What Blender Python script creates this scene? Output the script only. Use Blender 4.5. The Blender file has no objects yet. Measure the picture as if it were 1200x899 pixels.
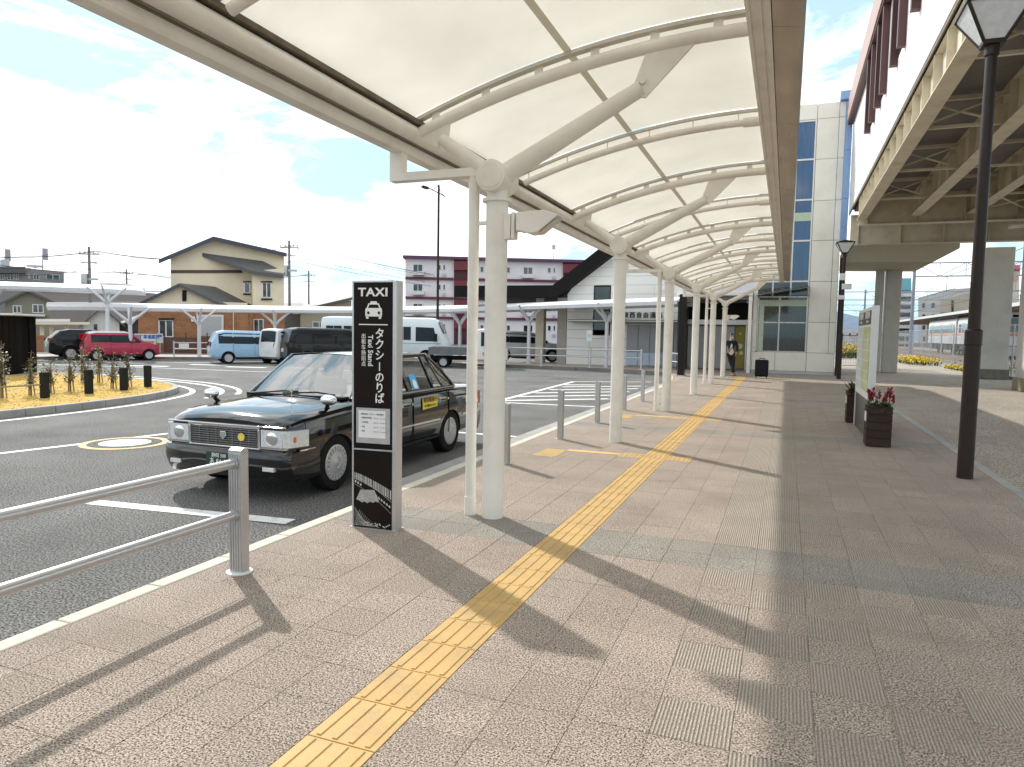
import bpy, bmesh, math, random
from mathutils import Vector, Matrix
random.seed(7)
SC = bpy.context.scene
COL = SC.collection
R = math.radians

# ------------------------------------------------------------------ camera
F_PX, YAW, PITCH, ROLL, EYE = 826.74, 0.3693, 0.0718, 0.0170, 1.606
CAM_W, CAM_H = 1200.0, 899.0
_cy, _sy = math.cos(YAW), math.sin(YAW)
FWD = Vector((-_sy*math.cos(PITCH), _cy*math.cos(PITCH), -math.sin(PITCH)))
_r = Vector((_cy, _sy, 0)); _u = _r.cross(FWD)
RGT = _r*math.cos(ROLL) + _u*math.sin(ROLL)
UPV = -_r*math.sin(ROLL) + _u*math.cos(ROLL)
cam = bpy.data.cameras.new('camera'); camo = bpy.data.objects.new('camera', cam)
COL.objects.link(camo)
cam.sensor_fit = 'HORIZONTAL'; cam.sensor_width = 36.0
cam.lens = F_PX/CAM_W*36.0
cam.clip_start = 0.05; cam.clip_end = 6000
m = Matrix.Identity(4)
for i in range(3):
    m[i][0] = RGT[i]; m[i][1] = UPV[i]; m[i][2] = -FWD[i]
m[2][3] = EYE
camo.matrix_world = m
SC.camera = camo

def at(px, row, D):
    """world point seen at a photo pixel, D metres in front of the camera"""
    return Vector((0, 0, EYE)) + D*(RGT*((px-CAM_W/2)/F_PX) - UPV*((row-CAM_H/2)/F_PX) + FWD)

# ------------------------------------------------------------------ world, sun, exposure
SUN_DIR = Vector((-1.04, 0.77, 1.0)).normalized()        # towards the sun
sun_el = math.asin(SUN_DIR.z); sun_rot = math.atan2(SUN_DIR.x, SUN_DIR.y)
W = bpy.data.worlds.new('World'); SC.world = W; W.use_nodes = True
nt = W.node_tree; nt.nodes.clear()
def N(nt, t, **kw):
    n = nt.nodes.new(t)
    for k, v in kw.items():
        if k.startswith('i_'):
            n.inputs[k[2:].replace('_', ' ')].default_value = v
        else: setattr(n, k, v)
    return n
out = N(nt, 'ShaderNodeOutputWorld'); bg = N(nt, 'ShaderNodeBackground'); bg.inputs['Strength'].default_value = 0.145
sky = N(nt, 'ShaderNodeTexSky', sky_type='NISHITA', sun_disc=False, sun_elevation=sun_el, sun_rotation=sun_rot)
sky.dust_density = 0.6; sky.ozone_density = 1.3
tc = N(nt, 'ShaderNodeTexCoord')
mp = N(nt, 'ShaderNodeMapping'); mp.inputs['Scale'].default_value = (1.6, 1.6, 5.0); mp.inputs['Location'].default_value = (3.4, 1.2, .35)
n1 = N(nt, 'ShaderNodeTexNoise'); n1.inputs['Scale'].default_value = 1.55; n1.inputs['Detail'].default_value = 9; n1.inputs['Roughness'].default_value = .62; n1.inputs['Distortion'].default_value = .5
rp = N(nt, 'ShaderNodeValToRGB')
rp.color_ramp.elements[0].position = .455; rp.color_ramp.elements[0].color = (.05, .05, .05, 1)
rp.color_ramp.elements[1].position = .545; rp.color_ramp.elements[1].color = (1, 1, 1, 1)
mx = N(nt, 'ShaderNodeMix', data_type='RGBA')
mx.inputs[7].default_value = (8.1, 8.0, 7.8, 1)
nt.links.new(tc.outputs['Generated'], mp.inputs['Vector']); nt.links.new(mp.outputs[0], n1.inputs['Vector'])
nt.links.new(n1.outputs['Fac'], rp.inputs[0]); nt.links.new(rp.outputs[0], mx.inputs[0])
gain = N(nt, 'ShaderNodeMix', data_type='RGBA', blend_type='MULTIPLY'); gain.inputs[0].default_value = 1
gain.inputs[7].default_value = (.42, .66, .82, 1)
pale = N(nt, 'ShaderNodeMix', data_type='RGBA'); pale.inputs[0].default_value = .62; pale.inputs[7].default_value = (3.9, 5.4, 6.1, 1)
nt.links.new(sky.outputs[0], gain.inputs[6]); nt.links.new(gain.outputs[2], pale.inputs[6]); nt.links.new(pale.outputs[2], mx.inputs[6])
nt.links.new(mx.outputs[2], bg.inputs['Color']); nt.links.new(bg.outputs[0], out.inputs[0])
sl = bpy.data.lights.new('sun', 'SUN'); sl.energy = 2.85; sl.angle = R(1.0); sl.color = (1, .955, .88)
so = bpy.data.objects.new('sun', sl); COL.objects.link(so)
so.rotation_euler = (-SUN_DIR).to_track_quat('-Z', 'Y').to_euler(); so.location = (0, 0, 60)
SC.view_settings.view_transform = 'Standard'; SC.view_settings.look = 'None'
SC.view_settings.exposure = .52; SC.view_settings.gamma = 1
SC.cycles.max_bounces = 8; SC.cycles.diffuse_bounces = 4; SC.cycles.glossy_bounces = 4; SC.cycles.transmission_bounces = 6
SC.cycles.caustics_reflective = False; SC.cycles.caustics_refractive = False
SC.cycles.use_denoising = True

# ------------------------------------------------------------------ materials
MATS = {}
def mat(name, col, rough=.55, metal=0., var=.06, vs=6., fine=0., fs=220., bump=0., bs=120., spec=.5, coat=0., rand=0.,
        dirt=None, emit=None, stretch=None, rough_var=0.):
    """procedural material in world space: base colour, broad tone variation, fine speckle, optional dirt and bump"""
    if name in MATS: return MATS[name]
    M = bpy.data.materials.new(name); M.use_nodes = True; t = M.node_tree; b = t.nodes['Principled BSDF']
    L = t.links.new
    b.inputs['Roughness'].default_value = rough; b.inputs['Metallic'].default_value = metal
    b.inputs['Specular IOR Level'].default_value = spec; b.inputs['Coat Weight'].default_value = coat; b.inputs['Coat Roughness'].default_value = .03
    g = N(t, 'ShaderNodeNewGeometry'); pos = g.outputs['Position']
    if stretch:
        mpn = N(t, 'ShaderNodeMapping'); mpn.inputs['Scale'].default_value = stretch; L(pos, mpn.inputs[0]); pos = mpn.outputs[0]
    c = N(t, 'ShaderNodeRGB'); c.outputs[0].default_value = (*col, 1); cur = c.outputs[0]
    def mul(cur, fac_socket, lo, hi, p0=.3, p1=.7):
        r = N(t, 'ShaderNodeMapRange'); r.inputs[1].default_value = p0; r.inputs[2].default_value = p1
        r.inputs[3].default_value = lo; r.inputs[4].default_value = hi; L(fac_socket, r.inputs[0])
        x = N(t, 'ShaderNodeMix', data_type='RGBA', blend_type='MULTIPLY'); x.inputs[0].default_value = 1
        L(cur, x.inputs[6]); L(r.outputs[0], x.inputs[7]); return x.outputs[2]
    def noise(s, d=3., ro=.55):
        n = N(t, 'ShaderNodeTexNoise'); n.inputs['Scale'].default_value = s; n.inputs['Detail'].default_value = d; n.inputs['Roughness'].default_value = ro
        L(pos, n.inputs['Vector']); return n.outputs['Fac']
    if var: cur = mul(cur, noise(vs, 5.), 1-var, 1+var)
    if fine: cur = mul(cur, noise(fs, 2., .7), 1-fine, 1+fine, .36, .64)
    if rand:
        oi = N(t, 'ShaderNodeObjectInfo'); cur = mul(cur, oi.outputs['Random'], 1-rand, 1+rand, 0, 1)
    if dirt:
        dc, ds, da = dirt
        r = N(t, 'ShaderNodeMapRange'); r.inputs[1].default_value = .5; r.inputs[2].default_value = .72; r.inputs[4].default_value = da
        L(noise(ds, 6., .65), r.inputs[0])
        x = N(t, 'ShaderNodeMix', data_type='RGBA'); x.inputs[7].default_value = (*dc, 1); L(r.outputs[0], x.inputs[0]); L(cur, x.inputs[6]); cur = x.outputs[2]
    L(cur, b.inputs['Base Color'])
    if rough_var:
        r = N(t, 'ShaderNodeMapRange'); r.inputs[1].default_value = .3; r.inputs[2].default_value = .7
        r.inputs[3].default_value = max(0, rough-rough_var); r.inputs[4].default_value = min(1, rough+rough_var)
        L(noise(5., 4.), r.inputs[0]); L(r.outputs[0], b.inputs['Roughness'])
    if bump:
        bn = N(t, 'ShaderNodeBump'); bn.inputs['Strength'].default_value = 1; bn.inputs['Distance'].default_value = bump
        L(noise(bs, 3., .7), bn.inputs['Height']); L(bn.outputs[0], b.inputs['Normal'])
    if emit:
        b.inputs['Emission Color'].default_value = (*emit[0], 1); b.inputs['Emission Strength'].default_value = emit[1]
    MATS[name] = M; return M

def glassy(name, col, rough=.04, alpha=.5, spec=.7):
    M = mat(name, col, rough=rough, var=.0, spec=spec)
    b = M.node_tree.nodes['Principled BSDF']; b.inputs['Alpha'].default_value = alpha; b.inputs['IOR'].default_value = 1.5
    return M

def ribbed(M, axis, pitch, depth):
    """adds parallel ribs to a material's relief"""
    t = M.node_tree; b = t.nodes['Principled BSDF']; L = t.links.new
    g = N(t, 'ShaderNodeNewGeometry'); w = N(t, 'ShaderNodeTexWave'); w.bands_direction = axis
    w.inputs['Scale'].default_value = 1/pitch*math.pi/10*1.0; w.inputs['Distortion'].default_value = .6; w.inputs['Detail Scale'].default_value = 30
    L(g.outputs['Position'], w.inputs['Vector'])
    bn = N(t, 'ShaderNodeBump'); bn.inputs['Distance'].default_value = depth; L(w.outputs['Fac'], bn.inputs['Height'])
    r = N(t, 'ShaderNodeMapRange'); r.inputs[1].default_value = .1; r.inputs[2].default_value = .6; r.inputs[3].default_value = .62; r.inputs[4].default_value = 1.10; L(w.outputs['Fac'], r.inputs[0])
    x = N(t, 'ShaderNodeMix', data_type='RGBA', blend_type='MULTIPLY'); x.inputs[0].default_value = 1; L(b.inputs['Base Color'].links[0].from_socket, x.inputs[6]); L(r.outputs[0], x.inputs[7]); L(x.outputs[2], b.inputs['Base Color'])
    old = b.inputs['Normal'].links
    if old: L(old[0].from_socket, bn.inputs['Normal'])
    L(bn.outputs[0], b.inputs['Normal']); return M

def membrane(name, col, tr):
    M = bpy.data.materials.new(name); M.use_nodes = True; t = M.node_tree; b = t.nodes['Principled BSDF']; o = t.nodes['Material Output']
    b.inputs['Base Color'].default_value = (*col, 1); b.inputs['Roughness'].default_value = .6
    g = N(t, 'ShaderNodeNewGeometry'); n = N(t, 'ShaderNodeTexNoise'); n.inputs['Scale'].default_value = 1.1; n.inputs['Detail'].default_value = 8; n.inputs['Roughness'].default_value = .65
    t.links.new(g.outputs['Position'], n.inputs['Vector'])
    rr = N(t, 'ShaderNodeMapRange'); rr.inputs[1].default_value = .3; rr.inputs[2].default_value = .75; rr.inputs[3].default_value = 1.06; rr.inputs[4].default_value = .78
    t.links.new(n.outputs['Fac'], rr.inputs[0])
    tl = N(t, 'ShaderNodeBsdfTranslucent')
    x = N(t, 'ShaderNodeMix', data_type='RGBA', blend_type='MULTIPLY'); x.inputs[0].default_value = 1; x.inputs[6].default_value = (*tr, 1)
    t.links.new(rr.outputs[0], x.inputs[7]); t.links.new(x.outputs[2], tl.inputs[0])
    s = N(t, 'ShaderNodeAddShader'); t.links.new(b.outputs[0], s.inputs[0]); t.links.new(tl.outputs[0], s.inputs[1]); t.links.new(s.outputs[0], o.inputs[0])
    MATS[name] = M; return M

# ------------------------------------------------------------------ mesh builder
class MB:
    def __init__(s): s.v = []; s.f = []
    def add(s, vs, fs):
        o = len(s.v); s.v += [tuple(p) for p in vs]; s.f += [tuple(i+o for i in f) for f in fs]; return s
    def box(s, x0, x1, y0, y1, z0, z1):
        return s.add([(x, y, z) for z in (z0, z1) for y in (y0, y1) for x in (x0, x1)],
                     [(0, 2, 3, 1), (4, 5, 7, 6), (0, 1, 5, 4), (2, 6, 7, 3), (0, 4, 6, 2), (1, 3, 7, 5)])
    def bar(s, p0, p1, w, h, up=(0, 0, 1)):
        p0, p1 = Vector(p0), Vector(p1); d = (p1-p0).normalized(); up = Vector(up)
        if abs(d.dot(up)) > .99: up = Vector((0, 1, 0))
        x = d.cross(up).normalized()*w/2; y = x.cross(d).normalized()*h/2
        vs = [p+a*x+b*y for p in (p0, p1) for a, b in ((-1, -1), (1, -1), (1, 1), (-1, 1))]
        return s.add(vs, [(3, 2, 1, 0), (4, 5, 6, 7)]+[(i, (i+1) % 4, 4+(i+1) % 4, 4+i) for i in range(4)])
    def path(s, pts, r, n=10, caps=True):
        pts = [Vector(p) for p in pts]; rs = r if isinstance(r, (list, tuple)) else [r]*len(pts)
        vs = []; ref = None
        for i, p in enumerate(pts):
            d = (pts[min(i+1, len(pts)-1)]-pts[max(i-1, 0)]).normalized()
            if ref is None: ref = Vector((0, 0, 1)) if abs(d.z) < .9 else Vector((1, 0, 0))
            x = d.cross(ref).normalized(); y = x.cross(d).normalized(); ref = y
            vs += [p+rs[i]*(x*math.cos(a)+y*math.sin(a)) for a in [2*math.pi*k/n for k in range(n)]]
        fs = [(i*n+k, i*n+(k+1) % n, (i+1)*n+(k+1) % n, (i+1)*n+k) for i in range(len(pts)-1) for k in range(n)]
        if caps: fs += [tuple(range(n-1, -1, -1)), tuple(range((len(pts)-1)*n, len(pts)*n))]
        return s.add(vs, fs)
    def tube(s, p0, p1, r, r1=None, n=12, caps=True): return s.path([p0, p1], [r, r if r1 is None else r1], n, caps)
    def lathe(s, prof, c=(0, 0, 0), n=16, axis='z'):
        vs = []
        for r, h in prof:
            for k in range(n):
                a = 2*math.pi*k/n; q = (r*math.cos(a), r*math.sin(a), h)
                if axis == 'y': q = (q[0], h, q[1])
                if axis == 'x': q = (h, q[0], q[1])
                vs.append((q[0]+c[0], q[1]+c[1], q[2]+c[2]))
        fs = [(i*n+k, i*n+(k+1) % n, (i+1)*n+(k+1) % n, (i+1)*n+k) for i in range(len(prof)-1) for k in range(n)]
        fs += [tuple(range(n-1, -1, -1)), tuple(range((len(prof)-1)*n, len(prof)*n))]
        return s.add(vs, fs)
    def prism(s, poly, a0, a1, plane='xz'):
        def q(p, a): return {'xz': (p[0], a, p[1]), 'yz': (a, p[0], p[1]), 'xy': (p[0], p[1], a)}[plane]
        n = len(poly)
        return s.add([q(p, a0) for p in poly]+[q(p, a1) for p in poly],
                     [tuple(range(n-1, -1, -1)), tuple(range(n, 2*n))]+[(i, (i+1) % n, n+(i+1) % n, n+i) for i in range(n)])
    def quad(s, *p): return s.add(p, [tuple(range(len(p)))])
    def sheet(s, rows, th=None):
        nu = len(rows[0]); vs = [p for r in rows for p in r]
        fs = [(i*nu+j, i*nu+j+1, (i+1)*nu+j+1, (i+1)*nu+j) for i in range(len(rows)-1) for j in range(nu-1)]
        return s.add(vs, fs)
    def mesh(s, name, M, smooth=None, bevel=0, recalc=True):
        me = bpy.data.meshes.new(name); me.from_pydata(s.v, [], s.f)
        bm = bmesh.new(); bm.from_mesh(me)
        if recalc: bmesh.ops.recalc_face_normals(bm, faces=bm.faces)
        if bevel: bmesh.ops.bevel(bm, geom=[e for e in bm.edges if e.is_manifold and e.calc_face_angle(0) > .6], offset=bevel, segments=2, affect='EDGES', profile=.5)
        bm.to_mesh(me); bm.free()
        if M: me.materials.append(M)
        if smooth is not None:
            me.shade_smooth(); me.set_sharp_from_angle(angle=R(smooth))
        return me
    def build(s, name, M, parent=None, smooth=None, bevel=0, recalc=True, loc=None, rotz=0):
        o = bpy.data.objects.new(name, s.mesh(name, M, smooth, bevel, recalc)); COL.objects.link(o)
        if parent: o.parent = parent
        if loc: o.location = loc
        if rotz: o.rotation_euler.z = rotz
        return o

def tag(o, label=None, cat=None, group=None, kind=None):
    for k, v in (('label', label), ('category', cat), ('group', group), ('kind', kind)):
        if v: o[k] = v
    return o
def thing(name, label, cat, loc=(0, 0, 0), rotz=0, group=None):
    o = bpy.data.objects.new(name, None); COL.objects.link(o); o.location = loc; o.rotation_euler.z = rotz; o.empty_display_size = .1
    return tag(o, label, cat, group)
def struct(o): o['kind'] = 'structure'; return o
def dup(o, parent=None, loc=None, rotz=None, label=None):
    c = o.copy(); COL.objects.link(c)
    if parent: c.parent = parent
    if loc is not None: c.location = loc
    if rotz is not None: c.rotation_euler.z = rotz
    if label: c['label'] = label
    for ch in list(o.children): dup(ch, c)
    return c
def inst(name, me, parent, loc=(0, 0, 0), rot=(0, 0, 0), scale=None):
    o = bpy.data.objects.new(name, me); COL.objects.link(o); o.parent = parent; o.location = loc; o.rotation_euler = rot
    if scale: o.scale = scale
    return o
def text(body, size, M, parent, loc, rot=(R(90), 0, 0), align='CENTER', depth=.002, name='lettering', bold=0., sx=1., spacing=1., line=1.):
    cu = bpy.data.curves.new('t', 'FONT'); cu.body = body; cu.size = size; cu.align_x = align; cu.align_y = 'CENTER'; cu.extrude = depth
    cu.offset = bold; cu.space_character = spacing; cu.space_line = line; cu.resolution_u = 2
    o = bpy.data.objects.new('t', cu); COL.objects.link(o)
    dg = bpy.context.evaluated_depsgraph_get()
    me = bpy.data.meshes.new_from_object(o.evaluated_get(dg))
    bpy.data.objects.remove(o); me.name = name; me.materials.clear(); me.materials.append(M)
    return inst(name, me, parent, loc, rot, (sx, 1, 1))
# ------------------------------------------------------------------ shared materials
PAINT = mat('cream_white_paint', (.84, .81, .745), rough=.42, var=.05, vs=3., dirt=((.36, .30, .22), 2.2, .25), bump=.0006, bs=60)
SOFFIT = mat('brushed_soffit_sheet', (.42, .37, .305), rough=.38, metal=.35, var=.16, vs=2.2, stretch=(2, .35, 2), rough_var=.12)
DARKGAP = mat('dark_channel', (.15, .12, .085), rough=.7, var=.3, vs=9)
ALU = mat('satin_aluminium', (.55, .55, .56), rough=.36, metal=.85, var=.05, vs=30, rough_var=.08)
GALV = mat('galvanised_steel', (.48, .49, .50), rough=.45, metal=.6, var=.12, vs=14)
WHITE = mat('white_paint', (.78, .78, .76), rough=.45, var=.05, vs=4, dirt=((.5, .47, .42), 3., .25))
LINE = mat('road_paint_white', (.74, .74, .72), rough=.7, var=.08, vs=5, fine=.18, fs=110, dirt=((.32, .32, .31), 9., .55))
LINEY = mat('road_paint_ochre', (.68, .44, .16), rough=.7, var=.08, fine=.15, fs=110, dirt=((.32, .28, .2), 9., .5))
STONE = mat('paver_warm_granite', (.350, .285, .236), rough=.88, var=.12, vs=1.1, fine=1., fs=120, bump=.006, bs=120, rand=.06, dirt=((.24, .19, .15), 1.3, .5))
STONE_RIB = ribbed(mat('paver_ribbed_granite', (.42, .355, .29), rough=.85, var=.08, vs=1.1, fine=.6, fs=170, bump=.003, bs=150, rand=.05), 'X', .0155, .006)
STONE_GREY = mat('paver_grey_granite', (.285, .258, .225), rough=.88, var=.12, vs=1.5, fine=1., fs=120, bump=.006, bs=120, rand=.05)
JOINT = mat('paver_joint_mortar', (.15, .12, .095), rough=.95, var=.25, vs=20)
ASPH = mat('asphalt', (.150, .146, .140), rough=.92, spec=.25, var=.24, vs=.7, fine=1., fs=62, bump=.008, bs=80, dirt=((.13, .13, .13), .45, .4))
EXPOSED = mat('exposed_aggregate', (.35, .30, .245), rough=.9, var=.14, vs=.7, fine=1., fs=70, bump=.006, bs=75, dirt=((.25, .215, .18), .9, .4))
KERB = mat('kerb_concrete_pale', (.62, .58, .48), rough=.8, var=.07, vs=3, fine=.14, fs=160, bump=.001, bs=120, rand=.05, dirt=((.36, .33, .27), 6., .3))
CONC = mat('concrete_grey', (.36, .35, .33), rough=.85, var=.1, vs=2.5, fine=.12, fs=80, bump=.0015, bs=50, rand=.05, dirt=((.2, .19, .17), 3., .4))
YEL = mat('tactile_yellow', (.56, .36, .125), rough=.62, var=.07, vs=5, fine=.10, fs=130, rand=.05, dirt=((.36, .25, .13), 4., .6), bump=.0004, bs=200)
DIRT = mat('town_ground', (.20, .19, .175), rough=.95, var=.2, vs=.3, fine=.3, fs=20)
BLACKM = mat('black_satin', (.014, .012, .012), rough=.5, var=.1, spec=.2)
RUBBER = mat('black_rubber', (.012, .012, .012), rough=.85, spec=.2, var=.15, vs=20)
BROWNPOST = mat('dark_brown_metal', (.030, .020, .017), rough=.42, var=.12, vs=8, spec=.25)

# ------------------------------------------------------------------ ground, road, pavements
g = MB(); S = 2600
g.quad((-S, -S, -.17), (S, -S, -.17), (S, S, -.17), (-S, S, -.17)); struct(g.build('ground', DIRT))
road = MB()
road.quad((-75, -40, -.13), (-3.6, -40, -.13), (-3.6, 36.2, -.13), (-75, 36.2, -.13)); struct(road.build('road', ASPH))

P0 = -1.71; PP = .314
def kx(y):            # road-side edge of the near pavement
    if y < 22: return -3.53
    t = y-22; return -3.53-.012*t*t-.02*t
sw = MB()
ys = [-4, 0, 5, 10, 15, 20, 22, 24, 26, 28, 30, 31.5]
for a, b in zip(ys[:-1], ys[1:]):
    sw.quad((kx(a), a, -.012), (2.31, a, -.012), (2.31, b, -.012), (kx(b), b, -.012))
sw.quad((kx(31.5), 31.5, -.012), (2.31, 31.5, -.012), (2.31, 40, -.012), (kx(31.5), 40, -.012))
sidewalk = struct(sw.build('sidewalk', JOINT))

def paver_mb(x, y, s, dz=0., top=None):
    h = s/2; c = .0016; q = MB()
    for k, (e, z) in enumerate(((h, -.014), (h, dz-c), (h-c, dz))):
        q.v += [(x-e, y-e, z), (x+e, y-e, z), (x+e, y+e, z), (x-e, y+e, z)]
    for k in (0, 4):
        q.f += [(k+i, k+(i+1) % 4, k+4+(i+1) % 4, k+4+i) for i in range(4)]
    q.f.append((8, 9, 10, 11)); return q
def paver_kind(i, j, y):
    row = j
    if row in (15, 16, 37, 38, 60, 61): return 'g'
    if 4 <= i <= 9 and ((row+i) % 2 == 0 and (i < 7 or (row*5+i*3) % 4) or (row > 16 and i < 6)): return 'r'
    return 's'
me_p = {k: paver_mb(0, 0, .3128).mesh('paver', mm, recalc=False) for k, mm in (('s', STONE), ('g', STONE_GREY), ('r', STONE_RIB))}
cells = []
for j in range(-12, 108):
    for i in range(-6, 13):
        x = P0+PP*(i+.5); y = PP*(j+.5)+.258
        if i == 0 and y < 29.6: continue
        w = .314
        if i == 12: x = 2.184; w = .252
        if i == -6: x = -3.404; w = .252
        if x-.1 < kx(y)-.05 and y > 22 or y > 33.2: continue
        cells.append((i, j, x, y, w))
def in_view(x, y):
    d = Vector((x, y, 0))-Vector((0, 0, EYE)); z = d.dot(FWD)
    if z < .3: return None
    u = d.dot(RGT)/z*F_PX; v = -d.dot(UPV)/z*F_PX
    return z if abs(u) < 660 and abs(v) < 500 else None
vis = sorted((in_view(c[2], c[3]) or 1e9, c) for c in cells)
near = set()
for z, c in vis[:300]:
    if z < 1e8:
        near.add(c); o = inst('paver', me_p[paver_kind(c[0], c[1], c[3])], sidewalk, (c[2], c[3], random.uniform(-.0012, .0012)), scale=(c[4]/.314, 1, 1))
rest = {'s': MB(), 'g': MB(), 'r': MB()}
for c in cells:
    if c in near: continue
    q = paver_mb(0, c[3], .3128, random.uniform(-.001, .001)); q.v = [(c[2]+x*c[4]/.314, y, z) for x, y, z in q.v]; rest[paver_kind(*c[:2], c[3])].add(q.v, q.f)
for k, mm in (('s', STONE), ('g', STONE_GREY), ('r', STONE_RIB)):
    o = rest[k].build('paver_field', mm, sidewalk, recalc=False); o['kind'] = 'stuff'
# plain pavement in front of the entrance and round the bend
pv = MB()
yy = [21.6, 22, 23, 24, 25, 26, 27, 28, 29, 30, 31, 31.5]
for a, b in zip(yy[:-1], yy[1:]): pv.quad((kx(a)+.005, a, -.004), (-3.55, a, -.004), (-3.55, b, -.004), (kx(b)+.005, b, -.004))
pv.quad((-5.2, 31.5, -.004), (-3.55, 31.5, -.004), (-3.55, 33.2, -.004), (-5.2, 33.2, -.004))
pv.quad((-5.2, 33.2, -.004), (2.31, 33.2, -.004), (2.31, 40, -.004), (-5.2, 40, -.004))
struct(pv.build('pavement', STONE))

# forecourt right of the drain line, and the drain covers
fc = MB(); fc.quad((2.44, -6, -.004), (9.2, -6, -.004), (9.2, 60, -.004), (2.44, 60, -.004)); fc.quad((2.0, 33.6, -.006), (2.44, 33.6, -.006), (2.44, 60, -.006), (2.0, 60, -.006))
struct(fc.build('forecourt', EXPOSED))
dr = MB(); dr.box(2.31, 2.44, -6, 33.4, -.1, -.016); drain = struct(dr.build('drain_channel', JOINT))
me_d = MB().box(-.06, .06, -.296, .296, -.014, .001).mesh('drain_cover', CONC, bevel=.003)
for k in range(62): inst('drain_cover', me_d, drain, (2.375, -3.2+.6*k, random.uniform(-.001, .001)))

# kerbs
def kerb_run(parent, pts, piece, w, h, z, M, name='kerb_stone'):
    me = MB().box(-piece/2+.004, piece/2-.004, -w/2, w/2, -h, 0).mesh(name, M, bevel=.012)
    L = [Vector((*p, 0)) for p in pts]; acc = 0; k = 0
    seg = [(b-a).length for a, b in zip(L, L[1:])]; tot = sum(seg); d = piece/2
    while d < tot:
        s = d
        for a, b, l in zip(L, L[1:], seg):
            if s <= l:
                p = a+(b-a)*(s/l); an = math.atan2(b.y-a.y, b.x-a.x); break
            s -= l
        inst(name, me, parent, (p.x, p.y, z+random.uniform(-.001, .002)), (0, 0, an)); d += piece
kb = MB(); kb.box(-3.64, -3.532, -4, 21.9, -.20, -.03); kerb = struct(kb.build('kerb', JOINT))
kerb_run(kerb, [(-3.592, -3.4), (-3.592, 21.8)], .6, .122, .16, .006, KERB)
kerb_run(kerb, [(kx(y)-.06, y) for y in (21.8, 23, 24, 25, 26, 27, 28, 29, 30, 31, 31.5)], .6, .122, .16, .006, KERB)
gt = MB(); gt.box(-3.93, -3.66, 5.9, 24, -.2, -.045); gutter = struct(gt.build('gutter_strip', CONC))
me_g = MB().box(-.13, .13, -.296, .296, -.03, 0).mesh('gutter_slab', CONC, bevel=.006)
for k in range(30): inst('gutter_slab', me_g, gutter, (-3.795, 6.2+.6*k, -.028))

FARK = [(-5.0, 31.3), (-6.4, 32.2), (-9.0, 32.9), (-12, 33.2), (-15, 33.0), (-20.7, 32.0), (-26, 31.2), (-29.5, 29.6), (-32, 27.9), (-35, 24.6), (-38.5, 19), (-42, 10), (-45, -6)]
fp = MB(); outer = []
for i, p in enumerate(FARK):
    a = FARK[max(i-1, 0)]; b = FARK[min(i+1, len(FARK)-1)]; d = Vector((b[0]-a[0], b[1]-a[1])).normalized(); nrm = Vector((d.y, -d.x))
    if nrm.dot(Vector((p[0]+18, p[1]-12))) < 0: nrm = -nrm
    outer.append((p[0]+nrm.x*3.6, p[1]+nrm.y*3.6))
for i in range(len(FARK)-1):
    a, b = FARK[i], FARK[i+1]; c, d = outer[i+1], outer[i]
    fp.quad((*a, -.002), (*b, -.002), (*c, -.002), (*d, -.002))
far_pave = struct(fp.build('far_pavement', mat('far_pavement_stone', (.44, .36, .31), rough=.85, var=.12, vs=.8, fine=.2, fs=20)))
FKERB = mat('kerb_dark', (.20, .195, .18), rough=.85, var=.15, vs=2, rand=.1)
kerb_run(far_pave, FARK, 1.2, .16, .3, .004, FKERB)

# tactile paving: bar tiles along the walk, dotted tiles at the branches
tp = MB(); tp.box(P0, P0+PP, 1.0, 29.6, -.05, -.013); tact = struct(tp.build('tactile_paving', JOINT))
q = paver_mb(0, 0, .309)
for k in range(4):
    x = -.1125+.075*k; b2 = MB()
    for e, z in ((.0135, 0), (.0085, .005)):
        b2.v += [(x-e, -.142, z), (x+e, -.142, z), (x+e, .142, z), (x-e, .142, z)]
    b2.f = [(i, (i+1) % 4, 4+(i+1) % 4, 4+i) for i in range(4)]+[(4, 5, 6, 7)]
    q.add(b2.v, b2.f)
YELG = mat('tactile_groove', (.30, .19, .05), rough=.7)
me_t = q.mesh('tactile_tile', YEL)
q = paver_mb(0, 0, .309)
for a in range(5):
    for b in range(5):
        x, y = -.12+.06*a, -.12+.06*b
        q.lathe([(.014, 0), (.009, .005)], (x, y, 0), n=8)
me_td = q.mesh('tactile_tile', YEL)
for j in range(3, 94): inst('tactile_tile', me_td if j in (29, 44) else me_t, tact, (P0+PP/2, PP*(j+.5)+.03, .001))
for j in (29, 44):
    y = PP*(j+.5)+.03
    inst('tactile_tile', me_td, tact, (P0+PP*1.5, y, .001)); 
    half = MB(); 
    inst('tactile_tile', me_td, tact, (P0-PP/2, y, .001), scale=(1, 1, 1))
tl = MB()
for j, x0 in ((29, -2.75), (44, -2.75)):
    y = PP*(j+.5)+.03
    tl.box(x0, P0-PP, y-.07, y+.07, -.01, .004)
    inst('tactile_tile', me_td, tact, (-2.90, y-.15, .0035)); inst('tactile_tile', me_td, tact, (-2.90, y-.46, .0035))
tl.build('guide_line', LINEY, tact)

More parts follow.
